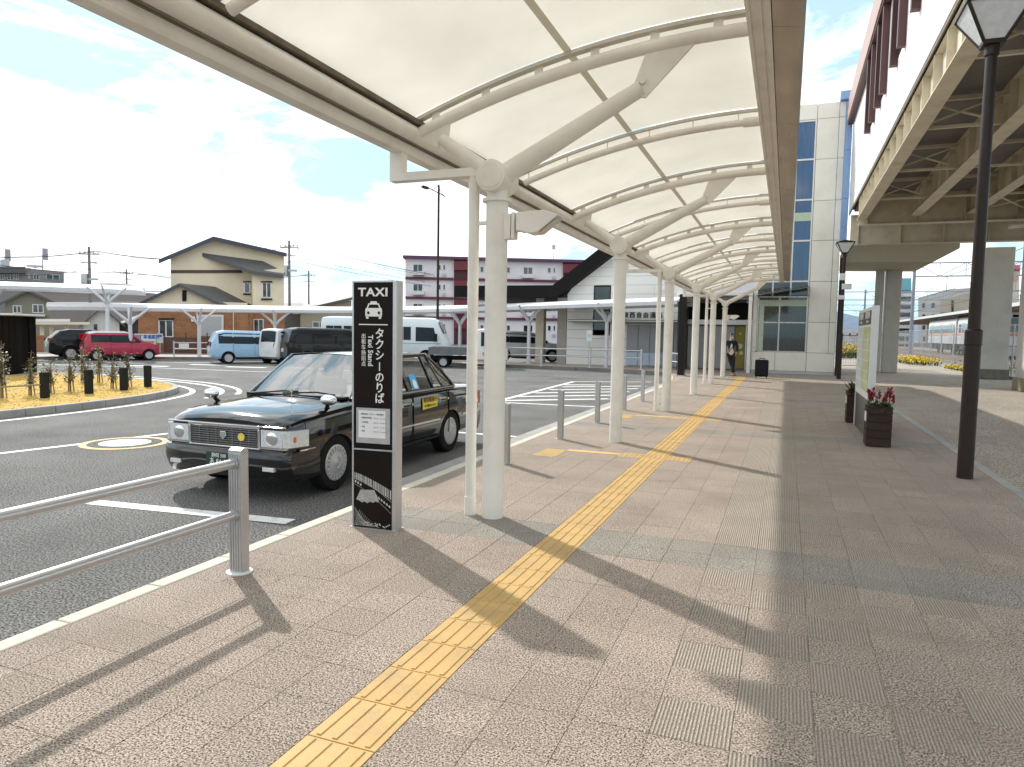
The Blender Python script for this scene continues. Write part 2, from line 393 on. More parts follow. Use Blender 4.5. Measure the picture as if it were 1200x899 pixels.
# ------------------------------------------------------------------ road markings
def strip(mb, a, b, w, z=-.126):
    a, b = Vector((*a, z)), Vector((*b, z)); d = (b-a).normalized(); n = Vector((-d.y, d.x, 0))*w/2
    mb.quad(a-n, b-n, b+n, a+n)
def polystrip(mb, pts, w, z=-.126):
    L = [Vector((*p, z)) for p in pts]; off = []
    for i, p in enumerate(L):
        d = (L[min(i+1, len(L)-1)]-L[max(i-1, 0)]).normalized(); n = Vector((-d.y, d.x, 0))*w/2; off.append((p-n, p+n))
    for (a, b), (c, d) in zip(off, off[1:]): mb.quad(a, c, d, b)
def smooth_pts(pts, n=6):
    o = []
    P = [pts[0]]+list(pts)+[pts[-1]]
    for i in range(1, len(P)-2):
        for k in range(n):
            t = k/n; p0, p1, p2, p3 = [Vector(P[i+a]) for a in (-1, 0, 1, 2)]
            v = .5*((2*p1)+(-p0+p2)*t+(2*p0-5*p1+4*p2-p3)*t*t+(-p0+3*p1-3*p2+p3)*t**3); o.append((v.x, v.y))
    o.append(tuple(pts[-1])); return o
mk = MB()
polystrip(mk, smooth_pts([(-11.1, 0.5), (-9.78, 6.28), (-9.2, 9.3), (-8.3, 13.5)]), .13)
struct(mk.build('lane_line', LINE))
mk = MB(); strip(mk, (-6.58, 4.87), (-4.10, 5.12), .17); strip(mk, (-6.50, 4.97), (-6.45, 11.0), .13); strip(mk, (-6.5, 10.95), (-4.1, 10.95), .14)
struct(mk.build('taxi_bay_line', LINE))
mk = MB()
A, B, C, D = (-6.75, 16.2), (-7.15, 24.7), (-4.6, 26.2), (-4.15, 16.4)
for a, b in ((A, B), (B, C), (D, A)): strip(mk, a, b, .16)
for k in range(5):
    y = 16.6+1.35*k; strip(mk, (-6.75, y), (-4.4, y+2.0), .24, -.1255)
strip(mk, (-6.95, 22.9), (-6.0, 23.5), .3, -.1255)
struct(mk.build('hatched_marking', LINE))
mk = MB()
for (x, y) in ((-29, 24.4), (-26.2, 23.2), (-25.0, 25.5), (-22.4, 25.0), (-19.8, 26.2), (-17.6, 25.4), (-32, 22.0)):
    strip(mk, (x-.9, y-.25), (x+.9, y+.25), .45)
polystrip(mk, smooth_pts([(-33, 20.5), (-28.5, 21.8), (-24, 22.4), (-19, 22.9), (-14, 24.6)]), .15)
polystrip(mk, smooth_pts([(-33, 23.5), (-29.5, 25.8), (-24, 27.6), (-18, 28.4)]), .15)
struct(mk.build('crossing_dashes', LINE))
# painted manhole cover
mh = MB(); mh.lathe([(.60, -.1325), (.60, -.124)], (-9.1, 7.62, 0), n=48); hole = struct(mh.build('manhole_cover', LINEY))
MB().lathe([(.50, 0), (.50, .0100)], n=40).build('inner_ring', ASPH, hole, loc=(-9.1, 7.62, -.1315))
MB().lathe([(.35, 0), (.35, .0125)], n=36).build('centre_disc', LINE, hole, loc=(-9.1, 7.62, -.1315))

# ------------------------------------------------------------------ traffic island with dry lawn
ISL = smooth_pts([(-16.5, -2), (-14.2, 2), (-13.6, 6), (-13.5, 9.0), (-13.75, 11.2), (-14.3, 12.9), (-15.1, 14.2), (-16.4, 15.2), (-18.3, 15.9), (-22, 16.5), (-28, 16.6), (-33, 15)], 5)
isl = MB(); isl.f = [tuple(range(len(ISL)+1))]; isl.v = [(*p, .0) for p in ISL]+[(-33, -2, .0)]
LAWN = mat('dry_lawn', (.52, .335, .065), rough=.95, var=.22, vs=2.2, fine=.35, fs=60, bump=.01, bs=60, dirt=((.36, .28, .12), 1.3, .4))
island = struct(isl.build('traffic_island', LAWN))
kerb_run(island, ISL, .62, .14, .3, .012, CONC)
gr = MB()
def inpoly(x, y, P):
    c = False
    for (x0, y0), (x1, y1) in zip(P, P[1:]+P[:1]):
        if (y0 > y) != (y1 > y) and x < (x1-x0)*(y-y0)/(y1-y0)+x0: c = not c
    return c
PL = [(p[0], p[1]) for p in ISL]+[(-33, -2)]
n = 0
while n < 6500:
    x, y = random.uniform(-24, -13.5), random.uniform(4, 16.5)
    if not inpoly(x+.12, y, PL) or not inpoly(x-.05, y-.08, PL): continue
    n += 1; a = random.uniform(0, 6.28); h = random.uniform(.01, .028); w = .014
    gr.add([(x-w*math.cos(a), y-w*math.sin(a), 0), (x+w*math.cos(a), y+w*math.sin(a), 0), (x+random.uniform(-.04, .04), y+random.uniform(-.04, .04), h)], [(0, 1, 2)])
tag(gr.build('dry_grass', LAWN, recalc=False), 'short straw coloured winter grass covering the traffic island', 'grass', kind='stuff')
def offset_poly(P, d):
    o = []
    for i, p in enumerate(P):
        a, b = P[max(i-1, 0)], P[min(i+1, len(P)-1)]; t = Vector((b[0]-a[0], b[1]-a[1])).normalized(); o.append((p[0]+t.y*d, p[1]-t.x*d))
    return o
mk = MB(); polystrip(mk, offset_poly(ISL, .42), .14); polystrip(mk, offset_poly(ISL, 1.15)[25:50], .14); polystrip(mk, offset_poly(ISL, 1.6)[28:47], .13)
struct(mk.build('island_edge_line', LINE))

# ------------------------------------------------------------------ walkway canopy
CX = -2.33; CY0 = 5.603; CS = 4.757
def zr(x): return 3.86-.069*(x+.33)**2
def zm(x): return zr(x)+.14
MEMB = membrane('canopy_membrane', (.62, .61, .57), (.315, .303, .27))
SEAM = membrane('canopy_membrane_seam', (.48, .46, .40), (.17, .16, .13))
canopy = thing('walkway_canopy', 'long white arched membrane canopy on a single row of round columns over the pavement', 'canopy', (CX, CY0, 0))
def cl(x, y=0, z=0): return (x-CX, y, z)
cols_k = range(-1, 6)
cm = MB(); cm.lathe([(.093, -.01), (.093, 2.72)], n=28)
me_col = cm.mesh('column', PAINT, smooth=40)
me_collar = MB().lathe([(.094, 2.70), (.125, 2.705), (.125, 2.73), (.085, 2.735), (.085, 2.82)], n=28).mesh('collar', PAINT, smooth=30)
me_node = MB().lathe([(.118, -.17), (.128, -.165), (.128, .165), (.118, .17), (.10, .171)], (0, 0, 2.90), n=32, axis='y').lathe([(.100, -.176), (.106, -.168)], (0, 0, 2.90), n=32, axis='y').mesh('node', PAINT, smooth=30)
aL = MB(); aL.path([cl(-2.33, 0, 2.90), cl(-2.86, 0, 3.27)], [.075, .052], 16)
gp = MB(); gp.prism([cl(-3.08, 0, 3.29)[::2], cl(-2.78, 0, 3.42)[::2], cl(-2.80, 0, 3.24)[::2], cl(-2.90, 0, 3.20)[::2]], -.012, .012); gp.lathe([(.028, -.03), (.028, .03)], (-2.83-CX, 0, 3.28), n=10, axis='y')
aR = MB(); aR.path([cl(-2.33, 0, 2.90), cl(-1.13, 0, 3.52)], [.088, .062], 18)
gq = MB(); gq.prism([cl(-1.22, 0, 3.47)[::2], cl(-1.10, 0, 3.44)[::2], cl(-.72, 0, zr(-.72)-.03)[::2], cl(-1.10, 0, zr(-1.10)-.03)[::2]], -.012, .012); gq.lathe([(.028, -.03), (.028, .03)], (-1.12-CX, 0, 3.57), n=10, axis='y')
XS = [-3.10+2.78*i/22 for i in range(23)]
rb = MB(); rb.path([cl(x, 0, zr(x)) for x in XS], .050, 14)
rs = MB(); rs.path([cl(x, 0, zr(x)) for x in XS[1:]], .036, 12); rs.tube(cl(-.52, 0, zr(-.5)), cl(-.33, 0, zr(-.33)), .05, n=12)
kd = MB()
for a, b in zip(XS, XS[1:]): kd.bar(cl(a, 0, zr(a)+.118), cl(b, 0, zr(b)+.118), .075, .028)
tabs = MB(); rods = MB()
TX6 = [-2.92+.47*i for i in range(6)]
tabs.box(-.035, .035, -.006, .006, .03, .11); rods.tube((0, 0, .02), (0, 0, .11), .006, n=6)
MES = {k: v.mesh(k, PAINT, smooth=40) for k, v in dict(arm_left=aL, plate_l=gp, arm_right=aR, plate_r=gq, rib=rb, rib_s=rs, tabs=tabs, rods=rods).items()}
KED = mat('keder_rail_grey', (.62, .59, .52), rough=.6, metal=.0, var=.1)
MES['kd'] = kd.mesh('keder_rail', KED)
for k in range(-2, 6):
    y = CS*k
    if k >= -1:
        c = inst('column', me_col, canopy, (0, y, 0)); inst('collar', me_collar, c)
        inst('node', me_node, canopy, (0, y, 0))
        a = inst('arm', MES['arm_left'], canopy, (0, y, 0)); inst('gusset_plate', MES['plate_l'], a)
        a = inst('arm', MES['arm_right'], canopy, (0, y, 0)); inst('gusset_plate', MES['plate_r'], a)
        r = inst('rib', MES['rib'], canopy, (0, y, 0)); [inst('hanger_tab', MES['tabs'], r, cl(x, 0, zr(x))) for x in TX6]
        inst('keder_rail', MES['kd'], canopy, (0, y, 0))
    if k < 5:
        r = inst('rib', MES['rib_s'], canopy, (0, y+CS/2, 0)); [inst('hanger_rod', MES['rods'], r, cl(x, 0, zr(x))) for x in TX6]
        inst('keder_rail', MES['kd'], canopy, (0, y+CS/2, 0), scale=(1, .6, 1))
YE0, YE1 = -CS-2.6, 25.1-.3
# membrane bays
mb = MB(); mb.sheet([[cl(x, yy, zm(x)) for x in [-3.16]+XS[1:]] for yy in (.03, CS/2-.03)])
me_m = mb.mesh('membrane_panel', MEMB, smooth=60)
mb = MB(); mb.sheet([[cl(x, yy, zm(x)-.008) for x in (-1.755, -1.695)] for yy in (.03, CS/2-.03)])
me_s = mb.mesh('seam_band', SEAM)
for k in range(-4, 10):
    pnl = inst('membrane_panel', me_m, canopy, (0, CS/2*k, 0)); inst('seam_band', me_s, pnl)
pe = MB(); pe.sheet([[cl(x, yy, zm(x)) for x in [-3.16]+XS[1:]] for yy in (CS*5+.03, YE1)]); pe.build('membrane_panel', MEMB, canopy, smooth=60)
eb = MB(); eb.path([cl(-3.13, YE0, 3.335), cl(-3.13, YE1, 3.335)], .068, 16); eb.build('edge_beam', PAINT, canopy, smooth=40)
MB().box(-3.20-CX, -3.055-CX, YE0, YE1, 3.405, 3.44).build('edge_channel', DARKGAP, canopy)
gu = MB(); gu.prism([(-3.36-CX, 3.46), (-3.36-CX, 3.22), (-3.33-CX, 3.18), (-3.22-CX, 3.18), (-3.205-CX, 3.2), (-3.205-CX, 3.42), (-3.225-CX, 3.42), (-3.225-CX, 3.22), (-3.335-CX, 3.22), (-3.335-CX, 3.46)], YE0, YE1); gu.build('gutter', PAINT, canopy)
MB().box(-3.205-CX, -3.185-CX, YE0, YE1, 3.262, 3.270).build('gutter_joint', DARKGAP, canopy)
bb = MB(); bb.box(-.33-CX, -.19-CX, YE0, YE1, 3.775, 4.05); bb.box(-.345-CX, -.318-CX, YE0, YE1, 3.755, 3.80); bb.box(-.262-CX, -.245-CX, YE0, YE1, 3.765, 3.78); bb.box(-.222-CX, -.186-CX, YE0, YE1, 3.755, 3.78)
bb.build('edge_beam', PAINT, canopy)
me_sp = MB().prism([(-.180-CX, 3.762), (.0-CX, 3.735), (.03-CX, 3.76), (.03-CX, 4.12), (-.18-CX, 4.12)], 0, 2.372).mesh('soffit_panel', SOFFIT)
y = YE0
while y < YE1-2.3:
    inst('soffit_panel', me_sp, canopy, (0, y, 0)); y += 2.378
me_dp = MB().lathe([(.052, 0), (.052, .16), (.047, .165), (.047, 1.0), (.050, 1.0), (.050, 1.04), (.047, 1.04), (.047, 2.0), (.05, 2.0), (.05, 2.04), (.047, 2.04), (.047, 2.93)], (-.215, 0, 0), n=16)
me_dp.box(-1.02, -.16, -.05, .05, 2.93, 3.0).box(-1.02, -.90, -.05, .05, 3.0, 3.2).box(-.17, -.08, -.02, .02, 2.52, 2.55)
me_dp = me_dp.mesh('downpipe', PAINT, smooth=30)
for k in (0, 2, 4): inst('downpipe', me_dp, canopy, (0, CS*k, 0))
# floodlights on the columns
def flood(k, z, lab):
    t = thing('floodlight', lab, 'floodlight', (CX+.09, CY0+CS*k, z), 0, 'floodlights on the canopy columns')
    f = MB(); f.box(-.01, .05, -.05, .05, -.11, .10); f.box(.055, .085, -.045, .045, -.11, .11); f.build('bracket', PAINT, t, bevel=.004)
    MB().box(.085, .115, -.02, .02, -.05, .07).build('hinge', ALU, t)
    h = MB(); h.prism([(.115, .10), (.36, .11), (.48, .065), (.30, -.07), (.22, -.075), (.15, -.05), (.115, -.05)], -.09, .09); h.build('hood', PAINT, t, bevel=.008)
    MB().quad((.31, -.07, -.066), (.465, -.07, .052), (.465, .07, .052), (.31, .07, -.066)).build('lens', mat('floodlight_lens', (.5, .5, .48), rough=.15), t, loc=(.004, 0, -.004))
flood(0, 2.50, 'cream floodlight with a wedge hood on the column nearest the taxi sign')
flood(5, 2.35, 'small cream floodlight on the last canopy column by the entrance')
# ------------------------------------------------------------------ guard rail beside the taxi bay
def guard_rail(loc, rotz, n, span, lab, h=.82, name='guard_rail', group=None):
    """n posts along local +x joined by two tubes"""
    t = thing(name, lab, 'railing', loc, rotz, group)
    pm = MB(); pm.box(-.035, .035, -.052, .052, 0, h-.02); pm.prism([(-.035, h-.02), (.035, h-.02), (.035, h-.006), (0, h+.012), (-.035, h-.006)], -.052, .052)
    fl = MB()
    for k in range(5): fl.box(-.040, .040, -.046+.0205*k, -.036+.0205*k, .02, h-.03)
    bs = MB(); bs.lathe([(.085, 0), (.085, .008), (.07, .014)], n=20)
    mp, mf, mb_ = pm.mesh('post', ALU, bevel=.003), fl.mesh('post_rib', ALU), bs.mesh('base_flange', WHITE)
    for i in range(n):
        p = inst('post', mp, t, (span*i, 0, 0)); inst('post_rib', mf, p); inst('base_flange', mb_, p)
    for z in (h-.09, h-.43):
        MB().tube((-.02, .0, z), (span*(n-1)+.02, 0, z), .031, n=16).build('rail', ALU, t, smooth=40)
        s = MB()
        for i in range(n):
            for sg in (-1, 1):
                if 0 <= span*i+sg*.06 <= span*(n-1): s.tube((span*i+sg*.035, 0, z), (span*i+sg*.06, 0, z), .038, n=14)
        s.build('rail_sleeve', GALV, t, smooth=40)
    return t
guard_rail((-3.305, 3.61, 0), R(-90), 3, 2.0, 'silver two bar guard rail with square posts along the kerb before the taxi')

def bollard_proto():
    t = thing('kerb_bollard', 'silver square bollard nearest the taxi rear bumper beside the kerb', 'bollard', (-3.15, 7.98, 0), 0, 'silver bollards along the kerb')
    b = MB(); b.prism([(-.036, 0), (.036, 0), (.036, .74), (-.036, .765)], -.05, .05); b.build('post', ALU, t, bevel=.004)
    r_ = MB()
    for k in range(4): r_.box(-.040, .040, -.038+.022*k, -.028+.022*k, .03, .735)
    r_.build('post_rib', ALU, t); MB().lathe([(.075, 0), (.075, .006), (.062, .01)], n=18).build('base_flange', GALV, t)
    return t
b0 = bollard_proto()
b0['label'] = 'silver square bollard behind the first canopy column, first of the kerbside row'
for (x, y, lab) in ((-3.16, 10.25, 'second silver kerbside bollard, standing alone before the next canopy column'), (-3.15, 12.47, 'third silver kerbside bollard, just left of the second canopy column'), (-3.17, 14.85, 'fourth silver kerbside bollard, partly hidden right behind the second column'), (-3.2, 17.06, 'fifth and farthest silver kerbside bollard before the third canopy column')):
    dup(b0, loc=(x, y, 0), label=lab)

# ------------------------------------------------------------------ taxi stand sign
SIGNK = mat('sign_black_gloss', (.012, .008, .007), rough=.35, var=.1, vs=6, spec=.12)
WL = mat('print_white', (.82, .82, .80), rough=.5, var=.02)
GREYL = mat('print_grey', (.42, .42, .40), rough=.5, var=.12, vs=30)
sg = thing('taxi_sign', 'tall black taxi stand totem with white taxi pictogram and vertical Japanese lettering', 'sign', (-3.06, 4.845, 0), R(4))
b = MB(); b.box(-.175, .168, .004, .096, .0, 1.985); b.build('core', SIGNK, sg)
MB().box(-.172, .165, -.004, .003, .655, 1.985).build('upper_panel', SIGNK, sg, bevel=.001)
MB().box(-.172, .165, -.004, .003, .012, .640).build('lower_panel', SIGNK, sg, bevel=.001)
MB().box(.168, .203, -.008, .104, 0, 2.0).build('side_profile', ALU, sg, bevel=.004)
MB().box(-.192, -.176, -.008, .104, 0, 2.0).build('side_profile', ALU, sg, bevel=.004)
MB().box(-.175, .167, -.0055, .09, .6415, .6535).build('divider_bar', ALU, sg)
MB().box(-.176, .168, -.006, .102, 1.986, 2.0).build('top_cap', ALU, sg)
MB().box(-.21, .22, -.02, .12, -.003, .006).build('foot_plate', GALV, sg)
yf = -.006
text('TAXI', .092, WL, sg, (-.005, yf, 1.905), bold=.0025, sx=1.22, spacing=1.08)
# pictogram: taxi from the front
pic = MB()
def flat(poly, y=yf): pic.add([(x, y, z) for x, z in poly], [tuple(range(len(poly)))])
def pane(o, i):   # band between two outlines
    for k in range(len(o)):
        flat([o[k], o[(k+1) % len(o)], i[(k+1) % len(i)], i[k]])
cz = 1.77
flat([(-.028, cz+.066), (.028, cz+.066), (.03, cz+.05), (-.03, cz+.05)])
pane([(-.046, cz+.05), (.046, cz+.05), (.062, cz+.012), (-.062, cz+.012)], [(-.038, cz+.040), (.038, cz+.040), (.050, cz+.013), (-.050, cz+.013)])
def ring(cx, c2, r, n=12): return [(cx+r*math.cos(2*math.pi*k/n), c2+r*math.sin(2*math.pi*k/n)) for k in range(n)]
flat([(-.070, cz+.012), (.070, cz+.012), (.074, cz-.006), (-.074, cz-.006)])
flat([(-.030, cz-.006), (.030, cz-.006), (.030, cz-.044), (-.030, cz-.044)])
for s in (-1, 1):
    flat([(s*.074, cz-.006), (s*.064, cz-.006), (s*.064, cz-.044), (s*.074, cz-.044)])
    sq = [(s*.047+.017*a, cz-.025+.019*b_) for a, b_ in ((1, 0), (1, 1), (0, 1), (-1, 1), (-1, 0), (-1, -1), (0, -1), (1, -1))]
    pane(sq, ring(s*.047, cz-.025, .0125, 8))
    flat([(s*.070, cz-.044), (s*.045, cz-.044), (s*.045, cz-.072), (s*.066, cz-.072)])
flat([(-.074, cz-.044), (.074, cz-.044), (.072, cz-.054), (-.072, cz-.054)])
pic.f = [f for f in pic.f]
pic.build('pictogram', WL, sg, recalc=False)
MB().box(-.13, .125, yf-.001, yf, 1.648, 1.656).build('rule_line', WL, sg)
text('\n'.join('タクシ'), .092, WL, sg, (.055, yf, 1.49), sx=.92, bold=.0012, line=.92)
MB().box(.050, .0585, yf-.001, yf, 1.285, 1.355).build('lettering', WL, sg)
text('\n'.join('のりば'), .092, WL, sg, (.055, yf, 1.145), sx=.92, bold=.0012, line=.92)
text('Taxi Stand', .060, WL, sg, (-.028, yf, 1.445), rot=(R(90), R(90), 0), sx=.98, bold=.0008)
text('\n'.join('出租车扬招点'), .044, WL, sg, (-.088, yf, 1.447), line=1.0, sx=.95)
nt_ = MB().box(-.150, .150, -.012, -.005, .70, .985); nt_.build('notice_sleeve', mat('clear_sleeve', (.42, .42, .43), rough=.12, var=.1, vs=20), sg, bevel=.002)
pp = MB().box(-.128, .112, -.0135, -.0125, .745, .965).build('notice_paper', mat('paper_white', (.74, .74, .75), rough=.8, var=.04), sg)
INK = mat('print_black', (.02, .02, .02), rough=.7)
text('福祉車両・タクシー乗車案内', .0155, INK, pp, (-.005, -.0145, .935), depth=.0003)
for i, (a, c_) in enumerate((('・身障者用車両', '０００－１１２０'), ('・大型車両', '０００－１３００'), ('・小型', '０００－２３１１'), ('・予約', '０００－１１８８'))):
    text(a, .015, INK, pp, (-.115, -.0145, .905-.036*i), align='LEFT', depth=.0003); text(c_, .014, INK, pp, (.005, -.0145, .903-.036*i), align='LEFT', depth=.0003)
gA = MB(); gB = MB()
def curve(x, z0, z1, p=1.25): t = (x+.17)/.335; return z0+(z1-z0)*t**p
for k in range(22):
    x0 = -.168+.0152*k; w = .0095 if k % 5 else .006; zt = curve(x0, .455, .325); 
    (gA if k % 3 == 0 else gB).add([(x0, yf, zt), (x0+w, yf, curve(x0+w, .455, .325)), (x0+w, yf, curve(x0+w, .455, .325)-.075+.02*(1-(x0+.17)/.335)), (x0, yf, zt-.075+.02*(1-(x0+.17)/.335))], [(0, 1, 2, 3)])
for k in range(14):
    x0 = -.165+.0235*k; zt = curve(x0, .395, .195, 1.1); z2 = curve(x0+.013, .395, .195, 1.1)
    if 2 < k < 8: continue
    gA.add([(x0, yf, zt), (x0+.013, yf, z2), (x0+.013, yf, z2-.018), (x0, yf, zt-.018)], [(0, 1, 2, 3)])
for k in range(24):
    xa = -.17+.335*k/24; xb = xa+.335/24
    for z0, z1, w in ((.43, .235, .004), (.36, .14, .003)): gB.add([(xa, yf, curve(xa, z0, z1)), (xb, yf, curve(xb, z0, z1)), (xb, yf, curve(xb, z0, z1)-w), (xa, yf, curve(xa, z0, z1)-w)], [(0, 1, 2, 3)])
poly = [(-.115, .315), (.01, .322), (.055, .235), (.04, .222), (.02, .23), (0, .215), (-.025, .226), (-.05, .208), (-.08, .222), (-.10, .21), (-.125, .225), (-.152, .232)]
gC = MB(); gC.add([(x, yf, z) for x, z in poly], [tuple(range(len(poly)))])
STIP = mat('print_stipple', (.36, .36, .34), rough=.6, var=.1, fine=.75, fs=260)
for k in range(11):
    a0 = (-.17, .17-.016*k); a1 = (-.05+.012*k, .02)
    if a0[1] > .02: gB.bar((a0[0], yf, a0[1]), (a1[0], yf, a1[1]), .001, .0022)
    gB.bar((-.17+.013*k, yf, .02), (-.12+.014*k, yf, .15-.012*k), .001, .0022)
for k in range(26):
    x = random.uniform(-.16, .15); z = random.uniform(.02, .05); gA.add([(x, yf, z), (x+.02, yf, z-.004), (x+.012, yf, z+.008)], [(0, 1, 2)])
gA.build('printed_bars', mat('print_pale', (.55, .55, .53), rough=.5), sg, recalc=False)['kind'] = 'stuff'; gB.build('printed_lines', GREYL, sg, recalc=False)['kind'] = 'stuff'; gC.build('printed_shape', STIP, sg, recalc=False)

# ------------------------------------------------------------------ forecourt lamp posts
LGLASS = mat('lamp_glass', (.66, .69, .72), rough=.25, var=.1, vs=12, spec=.6)
def lamp_post(loc, lab):
    t = thing('lamp_post', lab, 'street lamp', loc, 0, 'forecourt lamp posts')
    p = MB(); p.lathe([(.085, -.02), (.083, 1.55), (.090, 1.56), (.090, 1.72), (.066, 1.74), (.058, 4.78), (.075, 4.80), (.075, 4.93)], n=20); p.build('pole', BROWNPOST, t, smooth=30)
    MB().box(-.03, .03, -.09, -.07, .75, .95).build('hatch', BROWNPOST, t)
    z0, z1, a0, a1 = 4.93, 5.30, .10, .31
    f = MB()
    for sx in (-1, 1):
        for sy in (-1, 1): f.bar((sx*a0, sy*a0, z0), (sx*a1, sy*a1, z1), .028, .028)
    f.box(-a0-.01, a0+.01, -a0-.01, a0+.01, z0-.03, z0+.02)
    hf = f.build('lamp_frame', BROWNPOST, t)
    rf = MB(); rf.box(-a1-.02, a1+.02, -a1-.02, a1+.02, z1, z1+.035); rf.prism([(-a1, z1+.035), (a1, z1+.035), (.05, z1+.10), (-.05, z1+.10)], -a1*.9, a1*.9); rf.build('lamp_roof', BROWNPOST, t)
    for (ax, sgn) in ((0, -1), (0, 1), (1, -1), (1, 1)):
        q = MB(); k0, k1 = a0*1.0, a1*1.0
        P = [(-k0, sgn*k0, z0), (k0, sgn*k0, z0), (k1, sgn*k1, z1), (-k1, sgn*k1, z1)]
        if ax: P = [(y, x, z) for x, y, z in P]
        q.quad(*P).build('lamp_pane', LGLASS, t)
    return t
lamp_post((2.01, 9.53, 0), 'tall dark brown lamp post with inverted pyramid lantern standing nearest the viewer')
lp = lamp_post((1.98, 30.6, 0), 'distant dark brown lamp post with pale boxes on its pole beside the station tower')
for (x, z, w, h) in ((-.05, 4.0, .22, .26), (.12, 3.62, .34, .22), (-.06, 3.2, .26, .16)):
    MB().box(x-w/2, x+w/2, -.16, -.06, z-h/2, z+h/2).build('device_box', WHITE, lp, bevel=.01)

# ------------------------------------------------------------------ information board and planters
bd = thing('information_board', 'free standing town map board with white frame and dark base, seen almost edge on', 'notice board', (1.29, 12.45, 0))
BASEK = mat('board_base_dark', (.06, .058, .058), rough=.3, var=.2, vs=5)
MB().box(-.035, .035, .03, 2.14, .0, .63).build('base_panel', BASEK, bd)
MB().box(-.05, .05, 0, 2.18, .63, 2.12).build('board_body', WHITE, bd, bevel=.006)
MB().box(-.052, .052, -.015, .01, .0, 2.13).build('end_post', mat('board_frame_white', (.72, .72, .72), rough=.3, metal=.2, var=.03), bd, bevel=.005)
MB().box(-.052, .052, 2.17, 2.195, .0, 2.13).build('end_post', MATS['board_frame_white'], bd, bevel=.005)
MAPG = mat('map_print_green', (.52, .56, .26), rough=.4, var=.25, vs=6, fine=.2, fs=30)
MAPW = mat('map_print_pale', (.60, .66, .62), rough=.4, var=.15, vs=7, fine=.2, fs=30)
for y0, y1, M in ((.10, 1.06, MAPG), (1.14, 2.10, MAPW)):
    pn = MB().box(-.056, -.050, y0, y1, .75, 1.80).build('map_panel', M, bd)
    hd = MB().box(-.056, -.050, y0, y1, 1.84, 2.06).build('header_strip', BASEK, bd)
    text('周辺案内図' if y0 < 1 else '観光案内図', .13, WL, hd, (-.058, (y0+y1)/2, 1.985), rot=(R(90), 0, R(-90)), name='lettering')
    text('Area Map' if y0 < 1 else 'Tourist Map', .07, WL, hd, (-.058, (y0+y1)/2, 1.89), rot=(R(90), 0, R(-90)), name='lettering')
    rd = MB()
    for k in range(5): rd.box(-.058, -.0565, y0+.1+.16*k, y0+.125+.16*k, .85, 1.7); rd.box(-.0585, -.057, y0+.04, y1-.04, .9+.17*k, .915+.17*k)
    rd.build('map_lines', WL, pn)
WOODB = mat('dark_stained_wood', (.045, .026, .020), spec=.25, rough=.65, var=.25, vs=6, stretch=(1, 1, 6), fine=.15, fs=60, rand=.12)
SOIL = mat('soil', (.06, .045, .035), rough=1, var=.3, vs=30, bump=.01, bs=60)
def planter(loc, lab, w, d, h):
    t = thing('planter_box', lab, 'planter', loc, 0, 'wooden planters by the map board')
    n = 5; ph = h/n
    me_f = MB().box(-w/2, w/2, -.012, .012, .003, ph-.004).mesh('plank', WOODB, bevel=.004); me_s = MB().box(-.012, .012, -d/2+.014, d/2-.014, .003, ph-.004).mesh('plank', WOODB, bevel=.004)
    for k in range(n):
        for s in (-1, 1): inst('plank', me_f, t, (0, s*(d/2-.012), .01+ph*k)); inst('plank', me_s, t, (s*(w/2-.012), 0, .01+ph*k))
    MB().box(-w/2+.02, w/2-.02, -d/2+.02, d/2-.02, .02, h-.05).build('soil', SOIL, t)
    MB().box(-w/2-.006, -w/2, -d*.3, d*.3, h*.62, h*.86).build('label_plate', WHITE, t)
    return t
planter((1.335, 11.84, 0), 'dark wooden planter with red flowers in front of the map board', .34, .36, .60)
planter((1.30, 14.93, 0), 'dark wooden planter with spiky green leaves behind the far end of the map board', .36, .34, .60)
def leaf(mb, p, d, L, w, droop=.3, n=4):
    d = Vector(d).normalized(); s = d.cross(Vector((0, 0, 1)));  s = s.normalized() if s.length > .05 else Vector((1, 0, 0)); p = Vector(p); o = len(mb.v)
    for i in range(n+1):
        t = i/n; ww = w*math.sin(math.pi*min(.98, .15+.85*t))*.5; c = p+d*L*t-Vector((0, 0, droop*L*t*t))
        mb.v += [tuple(c-s*ww), tuple(c+s*ww)]
    mb.f += [(o+2*i, o+2*i+1, o+2*i+3, o+2*i+2) for i in range(n)]
GREEN1 = mat('leaf_green', (.07, .10, .03), rough=.5, var=.4, vs=25)
GREEN2 = mat('leaf_dark_green', (.045, .065, .025), rough=.5, var=.4, vs=25)
REDF = mat('petal_red', (.30, .025, .03), rough=.5, var=.3, vs=40)
def rdir(z0=.2, z1=1.): a = random.uniform(0, 6.28); z = random.uniform(z0, z1); return Vector((math.cos(a)*math.sqrt(max(0, 1-z*z)), math.sin(a)*math.sqrt(max(0, 1-z*z)), z))
fl = thing('flowering_plant', 'red flowering plants in the nearer wooden planter', 'plant', (1.335, 11.84, .55))
lv = MB(); pt = MB(); st = MB()
for k in range(150): leaf(lv, (random.uniform(-.14, .14), random.uniform(-.14, .14), random.uniform(0, .06)), rdir(.05, .9), random.uniform(.07, .16), .055)
for k in range(20):
    x, y, h = random.uniform(-.14, .14), random.uniform(-.12, .12), random.uniform(.1, .24); st.tube((x, y, 0), (x*1.2, y*1.2, h), .004, n=5)
    for q in range(9): leaf(pt, (x*1.2, y*1.2, h-.02+.012*q), rdir(.3, .95), .06, .042, .1, 2)
lv.build('foliage', GREEN1, fl, recalc=False); pt.build('flowers', REDF, fl, recalc=False); st.build('stems', GREEN1, fl)
gp_ = thing('spiky_plant', 'spiky green plants in the farther wooden planter', 'plant', (1.32, 14.93, .55)); lv = MB()
for k in range(150): leaf(lv, (random.uniform(-.12, .16), random.uniform(-.12, .12), 0), rdir(.15, .95), random.uniform(.18, .42), .04, .25)
lv.build('foliage', GREEN2, gp_, recalc=False)

